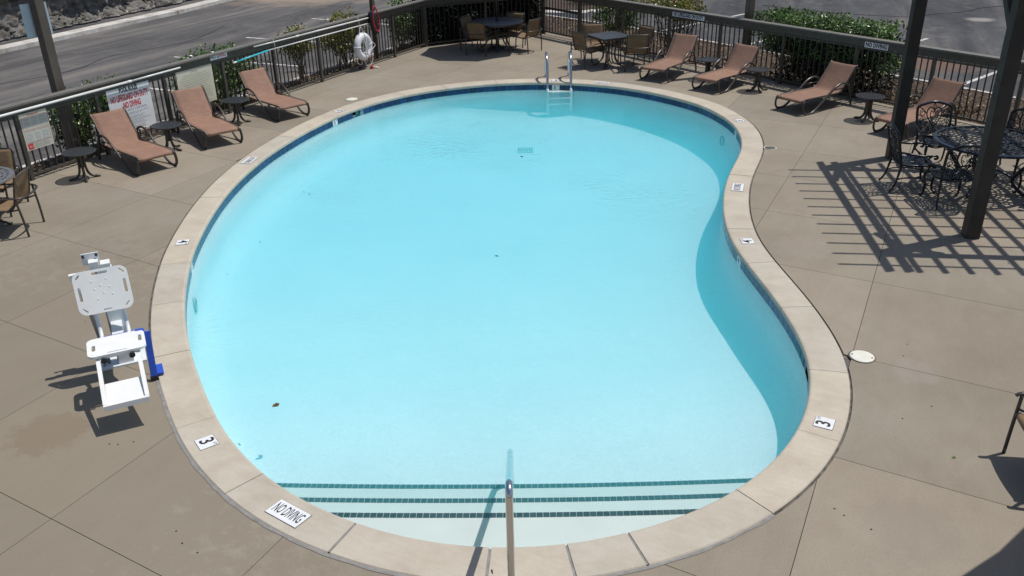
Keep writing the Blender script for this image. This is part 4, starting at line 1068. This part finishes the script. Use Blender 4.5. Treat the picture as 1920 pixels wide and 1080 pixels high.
# round umbrella table
tb = thing('round_table', 'large round dark table under the umbrella in the far corner', 'table', (-.21, 21.08, 0))
m = MB(); m.lathe([(.025, .628), (.61, .628), (.625, .634), (.625, .646), (.61, .650), (.025, .650)], 48); m.build('table_top', simple('speckled_dark_top', (.085, .09, .10), .35, .1, .5, 60), tb)
MB().hoop([(.585, .600), (.600, .600), (.600, .628), (.585, .628)], 40).build('apron', M['alu'], tb)
for k in range(4):
    a = R(45 + 90 * k + 15); c, s = math.cos(a), math.sin(a)
    MB().tube(smooth_path([(.48 * c, .48 * s, .625), (.40 * c, .40 * s, .50), (.27 * c, .27 * s, .30), (.30 * c, .30 * s, .14), (.44 * c, .44 * s, .012)], 4), .018, 8).build('leg', M['alu'], tb)
MB().tube([(.27 * math.cos(a * PI / 12), .27 * math.sin(a * PI / 12), .28) for a in range(24)], .010, 6, True).build('ring_brace', M['alu'], tb)
def umbrella(x, y, r, z0, z1, label, base=True):
    u = thing('patio_umbrella', label, 'umbrella', (x, y, 0), R(12))
    MB().tube([(0, 0, .02), (0, 0, z1 + .05)], .021, 10).build('pole', M['picket'], u)
    if base: MB().lathe([(.22, 0), (.23, .02), (.20, .05), (.05, .07), (.04, .22), (.025, .24)], 24).build('base', M['altop'], u)
    m = MB(); vs = [(0, 0, z1)]
    for k in range(8):
        a = k * PI / 4
        vs.append((r * math.cos(a), r * math.sin(a), z0))
    for k in range(8):
        a = (k + .5) * PI / 4; q = r * .90; vs.append((q * math.cos(a), q * math.sin(a), z0 + .01))
    fs = []
    for k in range(8): fs += [(0, 1 + k, 9 + k), (0, 9 + k, 1 + (k + 1) % 8)]
    nv = len(vs); vs2 = [(x_, y_, z_ - .006) for x_, y_, z_ in vs]; m.add(vs + vs2, fs + [tuple(i + nv for i in reversed(f)) for f in fs]); m.build('canopy', M['umb'], u)
    for k in range(8):
        a = k * PI / 4; MB().tube([(.03 * math.cos(a), .03 * math.sin(a), z1 - .02), (r * .98 * math.cos(a), r * .98 * math.sin(a), z0 - .015)], .007, 5).build('rib', M['picket'], u)
    return u
umbrella(-.21, 21.08, 1.16, 1.72, 2.0, 'patio umbrella standing in the far round table, only its pole in the picture')
umbrella(4.62, 3.36, 1.50, 2.0, 2.35, 'open patio umbrella beyond the lower right corner, seen only by its round shadow')
# square table
tb = thing('square_table', 'dark square table with rounded corners beside the pool ladder', 'table', (2.20, 18.92, 0), R(25))
hw, rc = .365, .05; poly = []
for cx, cy, a0 in ((hw - rc, hw - rc, 0), (-hw + rc, hw - rc, 90), (-hw + rc, -hw + rc, 180), (hw - rc, -hw + rc, 270)):
    for k in range(5): a = R(a0 + 22.5 * k); poly.append((cx + rc * math.cos(a), cy + rc * math.sin(a)))
MB().prism(poly, .628, .648).build('table_top', M['altop'], tb)
MB().prism([(x * .97, y * .97) for x, y in poly], .600, .628).build('apron', M['alu'], tb)
MB().lathe([(.001, .648), (.028, .648), (.028, .653), (.001, .654)], 14).build('umbrella_hole_cap', M['greytop'], tb)
for k in range(4):
    a = R(45 + 90 * k); c, s = math.cos(a), math.sin(a)
    for e in (-.03, .03):
        MB().tube(smooth_path([(.33 * c - e * s, .33 * s + e * c, .61), (.16 * c - e * s, .16 * s + e * c, .45), (.13 * c - e * s, .13 * s + e * c, .2), (.24 * c - e * s, .24 * s + e * c, .05), (.34 * c - e * s, .34 * s + e * c, .012)], 4), .014, 7).build('leg', M['alu'], tb)
# left cast table
tb = thing('round_table', 'round grey cast table with a pierced top at the left picture edge', 'table', (-6.66, 10.20, 0))
m = MB(); perf(m, .05, .48, 8, 44, .642, .012, .55); m.build('pierced_top', M['greytop'], tb, kind='stuff')
MB().hoop([(.478, .622), (.525, .622), (.535, .632), (.530, .646), (.478, .648)], 48).build('top_rim', M['greytop'], tb)
MB().hoop([(.025, .628), (.055, .628), (.055, .646), (.025, .646)], 20).build('umbrella_ring', M['greytop'], tb)
for k in range(4):
    a = R(20 + 90 * k); c, s = math.cos(a), math.sin(a)
    MB().tube(smooth_path([(.40 * c, .40 * s, .625), (.20 * c, .20 * s, .48), (.12 * c, .12 * s, .28), (.22 * c, .22 * s, .08), (.36 * c, .36 * s, .012)], 4), .018, 8).build('leg', M['alu'], tb)
# ornate table
tb = thing('ornate_table', 'round navy black cast table with a pierced lattice top under the pergola', 'table', (6.24, 10.83, 0))
m = MB(); perf(m, .07, .655, 10, 46, .640, .006, .74); m.build('pierced_top', M['casttop'], tb, kind='stuff')
MB().hoop([(.652, .618), (.69, .612), (.705, .628), (.695, .645), (.652, .648)], 56).build('top_rim', M['cast'], tb)
MB().hoop([(.03, .62), (.075, .62), (.075, .648), (.03, .648)], 20).build('umbrella_ring', M['cast'], tb)
for k in range(4):
    a = R(45 + 90 * k); c, s = math.cos(a), math.sin(a)
    MB().tube(smooth_path([(.52 * c, .52 * s, .625), (.56 * c, .56 * s, .52), (.40 * c, .40 * s, .30), (.34 * c, .34 * s, .16), (.46 * c, .46 * s, .04), (.52 * c, .52 * s, .02), (.55 * c, .55 * s, .045)], 4), [.026] * 9 + [.022] * 8 + [.018] * 8, 8).build('leg', M['cast'], tb)
for k in range(2):
    a = R(45 + 90 * k); c, s = math.cos(a), math.sin(a)
    MB().tube(smooth_path([(.36 * c, .36 * s, .2), (.15 * c, .15 * s, .27), (-.15 * c, -.15 * s, .27), (-.36 * c, -.36 * s, .2)], 4), .012, 7).build('cross_brace', M['cast'], tb)

# ================================================================== ORNATE CHAIRS
def make_ornate(label):
    t = thing('ornate_chair', label, 'chair', group='ornate navy black cast chairs round the pergola table')
    def B(u, v): return Vector((u, -.205 - .26 * v, .375 + v))
    fr_ = smooth_path([B(-.205, -.02), B(-.225, .15), B(-.235, .33), B(-.222, .40), B(-.15, .435), B(0, .468), B(.15, .435), B(.222, .40), B(.235, .33), B(.225, .15), B(.205, -.02)], 4)
    MB().tube(fr_, .0185, 8).build('back_frame', M['cast'], t)
    m = MB()
    def sp(cx, cy, r0, turns, a0, sgn, r=.0062, n=18):
        return [B(cx + r0 * (1 - .72 * i / n) * math.cos(a0 + sgn * turns * 2 * PI * i / n), cy + r0 * (1 - .72 * i / n) * math.sin(a0 + sgn * turns * 2 * PI * i / n)) for i in range(n + 1)]
    def add(pts, r=.0065): m.tube(pts, r, 5)
    for s in (-1, 1):
        add(smooth_path([B(0, .13), B(s * .05, .20), B(s * .098, .28), B(s * .095, .355), B(s * .055, .395), B(s * .01, .37), B(0, .33)], 4), .009)
        add(smooth_path([B(0, .18), B(s * .04, .24), B(s * .055, .31), B(s * .03, .345), B(s * .008, .31)], 3))
        add(sp(s * .155, .32, .048, 1.3, PI / 2 if s > 0 else PI / 2, -s)); add(sp(s * .165, .22, .042, 1.3, -PI / 2, s)); add(sp(s * .05, .065, .045, 1.3, PI, -s)); add(sp(s * .145, .115, .050, 1.4, 0, s)); add(sp(s * .15, .025, .038, 1.3, PI / 2, s))
        add([B(s * .10, .31), B(s * .155, .37), B(s * .20, .395)]); add([B(s * .20, .20), B(s * .12, .17), B(s * .06, .11)]); add([B(s * .22, .30), B(s * .17, .27), B(s * .11, .26)])
        add([B(s * .02, .40), B(0, .46)]); add([B(s * .21, .07), B(s * .10, .06), B(0, .13)]); add([B(s * .09, .02), B(s * .09, .10), B(s * .05, .16)])
        add(sp(s * .03, .255, .022, 1.1, 0, s), .005); add(sp(s * .19, .165, .022, 1.1, 0, s), .005); add(sp(s * .10, .195, .024, 1.2, PI, s), .005)
    add([B(-.20, 0), B(0, .012), B(.20, 0)], .011); add([B(0, 0), B(0, .14)]); add([B(0, .33), B(0, .40)], .006)
    m.build('back_scrollwork', M['cast'], t)
    # seat
    m = MB(); pm = MB(); perf(pm, .03, .225, 5, 26, 0, .010, .50)
    for i, v in enumerate(pm.v):
        x, y, z = v; r_ = math.hypot(x, y); a = math.atan2(y, x); k = 1 / max(abs(math.cos(a)), abs(math.sin(a))) ** .55
        pm.v[i] = (x * k * 1.0, y * k * .98, .372 + z - .012 * (1 - (r_ / .225) ** 2))
    m.add(pm.v, pm.f); m.build('pierced_seat', M['cast'], t, kind='stuff')
    rim = []
    for i in range(32):
        a = 2 * PI * i / 32; k = 1 / max(abs(math.cos(a)), abs(math.sin(a))) ** .55; rim.append((.228 * math.cos(a) * k, .224 * math.sin(a) * k, .366))
    MB().tube(rim, .014, 7, True).build('seat_rim', M['cast'], t)
    for s in (-1, 1):
        MB().tube(smooth_path([B(s * .228, .17), (s * .27, -.14, .535), (s * .285, 0, .515), (s * .29, .10, .515), (s * .285, .175, .520), (s * .275, .205, .500), (s * .272, .195, .475), (s * .275, .168, .480)], 4), .0145, 8).build('arm', M['cast'], t)
        MB().tube(smooth_path([(s * .278, .13, .505), (s * .262, .10, .46), (s * .235, .15, .40), (s * .225, .17, .36)], 4), .011, 7).build('arm_support', M['cast'], t)
        MB().tube(smooth_path([(s * .215, .195, .365), (s * .235, .235, .30), (s * .222, .215, .17), (s * .222, .225, .06), (s * .232, .258, .014), (s * .236, .275, .022)], 4), [.020] * 5 + [.016] * 6 + [.012] * 6 + [.014] * 4, 8).build('leg', M['cast'], t)
        MB().tube(smooth_path([(s * .205, -.20, .37), (s * .212, -.215, .25), (s * .222, -.25, .10), (s * .235, -.305, .012)], 4), [.017] * 5 + [.014] * 8, 8).build('leg', M['cast'], t)
        MB().tube(smooth_path([(s * .222, .215, .17), (s * .21, .05, .20), (s * .215, -.13, .20), (s * .218, -.235, .17)], 4), .008, 6).build('side_brace', M['cast'], t)
    MB().tube(smooth_path([(-.218, .16, .35), (-.10, .21, .335), (0, .20, .345), (.10, .21, .335), (.218, .16, .35)], 3), .010, 6).build('front_apron', M['cast'], t)
    return t
OC = [(P2(5.00, 10.95, -6, .30), -6, 'ornate black chair at the left of the lattice table, beside the far pergola post'),
      (P2(6.02, 12.02, 266, .28), 266, 'ornate black chair on the far side of the lattice table, facing the camera'),
      (P2(5.52, 10.02, 86, .30), 86, 'ornate black chair in front of the lattice table with its back to the camera'),
      (P2(7.02, 10.25, 168, .28), 168, 'ornate black chair at the right picture edge behind the large pergola post'),
      (P2(7.06, 11.52, 214, .28), 214, 'ornate black chair at the far right edge of the picture next to the fence')]
O0_ = make_ornate(OC[0][2])
for i, (p, a, lb) in enumerate(OC):
    if i == 0: O0_.location = p; O0_.rotation_euler = (0, 0, R(a - 90))
    else: dup(O0_, p, R(a - 90), lb)

# ================================================================== PERGOLA
U_ = Vector((.125, .992)).normalized(); V_ = Vector((.992, -.125)).normalized()
Pp = [Vector((5.31, 9.22)), Vector((5.60, 12.17))]
pg = thing('pergola', 'dark stained timber pergola over the ornate table, two square posts in the picture', 'pergola', (5.3, 9.22, 0))
org = Vector((5.31, 9.22, 0))
def loc3(a, b, z): p = U_ * a + V_ * b; return Vector((p.x, p.y, z))
PL = (Pp[1] - Pp[0]).length; W_ = 3.4; H0 = 2.70
for (a, b) in ((0, 0), (PL, -.085), (0, W_), (PL, W_)):
    q = loc3(a, b, 0)
    MB().box((q.x, q.y, (H0 + .1) / 2), (.155, .155, H0 + .1), rz=math.atan2(V_.y, V_.x)).build('post', M['timber'], pg)
    for (da, db) in ((.0, 1 if b < 1 else -1), (1 if a < 1 else -1, .0)):
        e = loc3(a + da * .55, b + db * .55, H0 + .04); s_ = loc3(a, b, H0 - .50); MB().bar(s_, e, .07, .09).build('knee_brace', M['timber'], pg)
for b in (0, W_):
    for o in (-.10, .10): MB().bar(loc3(-.50, b + o, H0 + .10), loc3(PL + .30, b + o, H0 + .10), .040, .19).build('beam', M['timber'], pg)
for a in (-.05, PL - .05):
    MB().bar(loc3(a, -.12, H0 + .10), loc3(a, W_ + .1, H0 + .10), .10, .16).build('cross_beam', M['timber'], pg)
for k in range(14):
    b = .26 + k * .262
    if b < W_ + .3: MB().bar(loc3(-.48, b, H0 + .245), loc3(PL + .30, b, H0 + .245), .042, .09).build('rafter', M['timber'], pg)
for k in range(12):
    a = -.30 + k * .292; MB().bar(loc3(a, -.52, H0 + .31), loc3(a, W_ + .45, H0 + .31), .032, .035).build('purlin', M['timber'], pg)
pg.location = org

# ================================================================== POOL LIFT
lf = thing('pool_lift', 'white pool lift chair with a blue side arm on the deck left of the pool', 'pool lift', (-3.54, 6.80, 0), math.atan2(.42, .91))
# local x = to the sitter's left in the picture (right), local y = away from the camera, z = up
iw = lambda x, y, z: (x, y, z)
MB().box((.0, .09, .010), (.40, .34, .020)).build('base_plate', M['whitem'], lf)
for x, y in ((-.15, -.03), (.15, -.03), (-.15, .21), (.15, .21)): MB().lathe([(.016, .02), (.016, .034), (.006, .036), (.006, .05), (.001, .05)], 6, (x, y, 0), False).build('bolt', M['greym'], lf)
MB().box((.035, .0, .48), (.125, .105, .92)).build('mast', M['whitem'], lf)
MB().box((-.03, -.054, .50), (.012, .006, .88)).build('mast_track', M['greym'], lf)
MB().box((-.035, .02, .97), (.075, .10, .09)).build('head_block', M['white'], lf)
MB().box((.055, .0, .955), (.075, .10, .075)).build('head_block', M['white'], lf)
MB().box((-.05, .06, 1.02), (.135, .016, .10)).build('head_plate', M['whitem'], lf)
for x in (-.105, .0): MB().lathe([(.010, -.012), (.010, .012)], 8, (x, .05, 1.05)).build('bolt', M['black'], lf)
MB().tube([(-.11, .0, .03), (-.15, -.01, .50), (-.17, -.02, .80)], .018, 8).build('actuator', M['greym'], lf)
MB().tube([(-.16, -.01, .55), (-.175, -.02, .86)], .028, 10).build('actuator_housing', M['whitem'], lf)
MB().box((-.20, -.03, .915), (.085, .045, .05)).build('control_box', M['white'], lf); MB().box((-.19, -.055, .93), (.03, .01, .03)).build('button', M['black'], lf)
MB().tube(smooth_path([(-.18, -.03, .925), (-.13, -.05, .955), (-.07, -.04, .94), (-.04, -.01, .92)], 4), .004, 5).build('cable', M['black'], lf)
def plate(name, w2, h2, th, rc, holes, M4, mat):
    # rounded plate with real slots: 2D outline + holes via delaunay, extruded
    def rr_(cx, cy, a, b, r, n=5, ang=0):
        o = []
        for sx, sy, a0 in ((1, 1, 0), (-1, 1, 90), (-1, -1, 180), (1, -1, 270)):
            for k in range(n): t_ = R(a0 + 90 * k / (n - 1)); o.append(Vector((sx * (a - r) + r * math.cos(t_), sy * (b - r) + r * math.sin(t_))))
        rot = Matrix.Rotation(ang, 2); return [rot @ v + Vector((cx, cy)) for v in o]
    outer = rr_(0, 0, w2, h2, rc, 7); V = list(outer); E = [(i, (i + 1) % len(outer)) for i in range(len(outer))]; hs = []
    for (cx, cy, a, b, ang) in holes:
        h = rr_(cx, cy, a, b, min(a, b) * .98, 4, ang); n0 = len(V); V += h; E += [(n0 + i, n0 + (i + 1) % len(h)) for i in range(len(h))]; hs.append([tuple(p) for p in h])
    r = delaunay_2d_cdt(V, E, [], 0, 1e-6); ot = [tuple(p) for p in outer]; keep = []
    for f in r[2]:
        cc = sum((r[0][i] for i in f), Vector((0, 0))) / len(f)
        if inside(cc, ot) and not any(inside(cc, h) for h in hs): keep.append(f)
    bm = bmesh.new(); vs = [bm.verts.new((p.x, p.y, 0)) for p in r[0]]
    for f in keep: bm.faces.new([vs[i] for i in f])
    bmesh.ops.recalc_face_normals(bm, faces=bm.faces)
    if bm.faces[:][0].normal.z < 0: bmesh.ops.reverse_faces(bm, faces=bm.faces)
    bot = bmesh.ops.extrude_face_region(bm, geom=bm.faces[:])
    for g in bot['geom']:
        if isinstance(g, bmesh.types.BMVert): g.co.z += th
    bmesh.ops.recalc_face_normals(bm, faces=bm.faces)
    me = bpy.data.meshes.new(name); bm.to_mesh(me); bm.free(); me.materials.append(mat)
    o = link(name, me, lf); o.matrix_local = M4
    bv = o.modifiers.new('bevel', 'BEVEL'); bv.width = .006; bv.segments = 2; bv.limit_method = 'ANGLE'
    return o
# seat back: plate plane x right, y up along the lean; centre worked out in the lift's own frame
BM = frame((-.003, -.19, .815), (1, 0, 0), (0, .13, .31))
bp_ = plate('seat_back', .215, .185, .020, .065, [(-.178, -.005, .012, .060, 0), (.178, .01, .012, .060, 0), (0, .152, .062, .0105, 0), (.005, -.160, .032, .005, 0), (-.172, .142, .024, .0055, R(45)), (.172, .142, .026, .0065, R(-45)), (-.165, -.142, .026, .0055, R(-45)), (.165, -.142, .024, .0055, R(45))], BM, M['white'])
for (x, y) in ((-.075, .09), (.04, .095), (-.01, .045), (.055, .025), (-.06, .02), (.005, -.02), (.07, -.04), (-.05, -.065)): MB().lathe([(.001, .0235), (.0075, .0213), (.008, .019)], 8, (x, y, 0)).build('dimple', M['whitem'], bp_)
for x in (-.10, .115): MB().tube(smooth_path([(x, -.20, .72), (x, -.22, .60), (x + .005, -.30, .47), (x + .005, -.45, .445)], 4), .0175, 10).build('back_tube', M['whitem'], lf)
SM = frame((.010, -.547, .455), (1, 0, 0), (0, 1, .03))
plate('seat', .225, .155, .022, .055, [(-.175, -.01, .014, .048, 0), (.185, .02, .014, .052, 0), (.0, -.125, .075, .0045, 0)], SM, M['white'])
MB().box((.015, -.56, .435), (.30, .22, .030)).build('seat_frame', M['whitem'], lf)
for x in (-.10, .115): MB().tube([(x, -.705, .425), (x, -.722, .425)], .024, 14).build('knob', M['black'], lf)
for x in (-.145, .165): MB().bar((x, -.66, .43), (x, -1.12, .245), .032, .028).build('footrest_arm', M['white'], lf)
o = MB().box((.010, -.995, .262), (.285, .26, .018), mat=Matrix.Rotation(R(14), 3, 'X')).build('footrest', M['white'], lf); bv = o.modifiers.new('bevel', 'BEVEL'); bv.width = .008; bv.segments = 2
MB().bar((-.16, -1.135, .232), (.18, -1.135, .232), .03, .045).build('footrest_edge', M['white'], lf)
MB().bar((.255, -.40, .455), (.235, -.455, .045), .056, .022, upv=(0, 1, 0)).build('blue_arm', M['blue'], lf)
MB().box((.275, -.34, .035), (.085, .17, .016)).build('blue_foot', M['blue'], lf)
MB().box((.235, -.46, .022), (.066, .030, .040)).build('blue_arm_end', M['black'], lf)
MB().bar((-.12, -.372, .450), (.24, -.372, .450), .045, .030).build('blue_cross_arm', M['blue'], lf)
MB().box((.20, -.392, .478), (.06, .035, .014)).build('blue_cap', M['blue'], lf)
MB().box((.03, -.20, .42), (.09, .34, .06)).build('carriage', M['whitem'], lf)

# ================================================================== LADDER, HANDRAIL
ld = thing('pool_ladder', 'chrome pool ladder with two looped rails at the far edge of the pool', 'ladder', (1.04, 17.9, 0))
for x in (-.235, .235):
    P = smooth_path([(x, .13, .0), (x + .0, .13, .30), (x, .09, .43), (x, -.01, .505), (x, -.16, .52), (x, -.31, .46), (x, -.42, .31), (x, -.50, .08), (x, -.555, -.11)], 5)
    MB().tube(P, .027, 12).build('rail', M['chrome'], ld)
    MB().lathe([(.05, .002), (.052, .010), (.030, .022), (.021, .024)], 16, (x, .13, 0)).build('escutcheon', M['chrome'], ld)
    MB().tube(smooth_path([(x, -.555, -.11), (x, -.57, -.17), (x, -.61, -.38), (x, -.63, -.52)], 4), .029, 10).build('lower_rail', M['white'], ld)  # submerged steel coloured white for the pool light it reflects
    MB().lathe([(.026, -.03), (.026, .01)], 12, (x, -.63, -.52)).build('rail_foot', M['white'], ld)
for y, z in ((-.565, -.155), (-.59, -.27), (-.61, -.38)): MB().box((0, y, z), (.45, .095, .024)).build('step', M['white'], ld)  # treads white as well, reflected light put into their colour
hr = thing('handrail', 'single brushed steel handrail running from the near deck down into the steps', 'handrail', (-.045, 4.0, 0))
MB().tube(smooth_path([(0, -.02, 0), (0, -.01, .35), (0, 0, .62), (0, .02, .70), (0, .075, .715), (0, .15, .672), (0, .35, .555), (0, .9, .23), (0, 1.27, .012), (0, 1.50, -.125), (0, 1.58, -.19), (0, 1.60, -.30), (0, 1.60, -.52)], 6), .0235, 16).build('rail', M['chrome'], hr)
MB().lathe([(.055, .014), (.057, .022), (.034, .034), (.024, .036)], 18, (0, -.02, 0)).build('escutcheon', M['chrome'], hr)

# ================================================================== LIDS, DEBRIS
def lid(x, y, r_, label, mat='lid'):
    o = thing('deck_lid', label, 'access lid', (x, y, 0))
    MB().lathe([(r_, .001), (r_, .006), (r_ - .008, .009), (r_ * .6, .0075), (.001, .009)], 32).build('cover', M[mat], o)
    for s in (-1, 1): MB().lathe([(.009, .009), (.009, .0098), (.001, .0098)], 8, (s * r_ * .72, s * -.35 * r_, 0)).build('finger_hole', M['ink'], o)
    MB().lathe([(r_ + .012, .0005), (r_ + .012, .0022), (r_ + .001, .0022)], 32).build('collar', M['gap'], o)
lid(3.085, 6.60, .105, 'round cream access lid on the right deck beside the 3 FT coping')
lid(-2.97, 16.47, .115, 'round cream access lid on the far left deck beside the skimmer')
lid(3.985, 12.78, .075, 'worn white ringed lid on the right deck at the pool bend', 'gap')
m = MB(); m.tube([(3.985 + .09 * math.cos(a * PI / 12), 12.78 + .09 * math.sin(a * PI / 12), .003) for a in range(24)], .010, 4, True, .35); tag(m.build('patch_ring', M['lid']), 'white patch ring round the small worn lid at the pool bend', 'ring')
def bigleaf(x, y, z, s, mat, label, seed):
    rr = random.Random(seed); m = MB()
    for k in range(3 if s > .05 else 1): leaf(m, Vector((x + rr.gauss(0, s * .3), y + rr.gauss(0, s * .3), z + .004 + k * .004)), s, rr, flatness=.15)
    tag(m.build('fallen_leaf', M[mat]), label, 'leaf')
bigleaf(-2.03, 6.21, ZW, .07, 'litter', 'brown and green leaf clump floating at the lower left of the pool', 3)
bigleaf(-2.2, 5.66, ZW, .048, 'leafd', 'small green leaf sprig floating near the left 3 FT marker', 4)
bigleaf(-.15, 4.11, CT, .045, 'litter', 'tan dry leaf on the near coping left of the handrail', 5)
bigleaf(3.21, 5.16, 0, .042, 'leafg', 'dark green leaf lying on the right deck below the 3 FT marker', 6)
bigleaf(-3.34, 7.87, ZW, .045, 'leafy', 'yellow leaf floating against the left pool wall behind the lift', 7)
m = MB(); rr = random.Random(8)
for (x, y) in ((-.58, 13.94), (-.45, 13.9), (-.3, 13.86), (.2, 12.99), (-3.21, 8.9), (-3.07, 9.81), (-.17, 9.22), (-3.3, 7.4), (-3.26, 7.3), (-2.9, 11.6), (-2.8, 11.5), (-1.9, 13.0), (.6, 13.9)): leaf(m, Vector((x, y, ZW + .004)), rr.uniform(.03, .06), rr, flatness=.1)
tag(m.build('floating_specks', M['leafd'], kind='stuff'), 'tiny dark leaf bits scattered over the pool water', 'leaf bits')
m = MB()
for (x, y) in ((-3.16, 5.56), (-3.09, 5.55), (-2.98, 5.58), (-2.09, 4.34), (-2.22, 4.43), (-2.3, 4.55), (2.33, 4.41), (2.16, 4.62), (2.2, 4.55), (3.35, 5.81), (3.57, 6.8), (3.45, 6.6), (3.05, 5.65), (4.3, 9.6), (4.35, 9.3), (4.1, 10.5)):
    m.lathe([(.0075, .0004), (.0075, .0012), (.001, .0012)], 7, (x, y, 0))
m.build('anchor_hole', M['ink'], pool_deck, kind='stuff')
m = MB(); rr = random.Random(12)
for k in range(70):
    x, y = rr.uniform(-6, 7), rr.uniform(4, 20)
    if min((Vector((x, y)) - p).length for p in OUT[::8]) < .45 or inside((x, y), [tuple(p) for p in OUT[::8]]): continue
    leaf(m, Vector((x, y, .006)), rr.uniform(.012, .028), rr, flatness=.1)
tag(m.build('deck_crumbs', M['litter'], kind='stuff'), 'tiny dry crumbs of leaf scattered over the concrete deck', 'leaf bits')
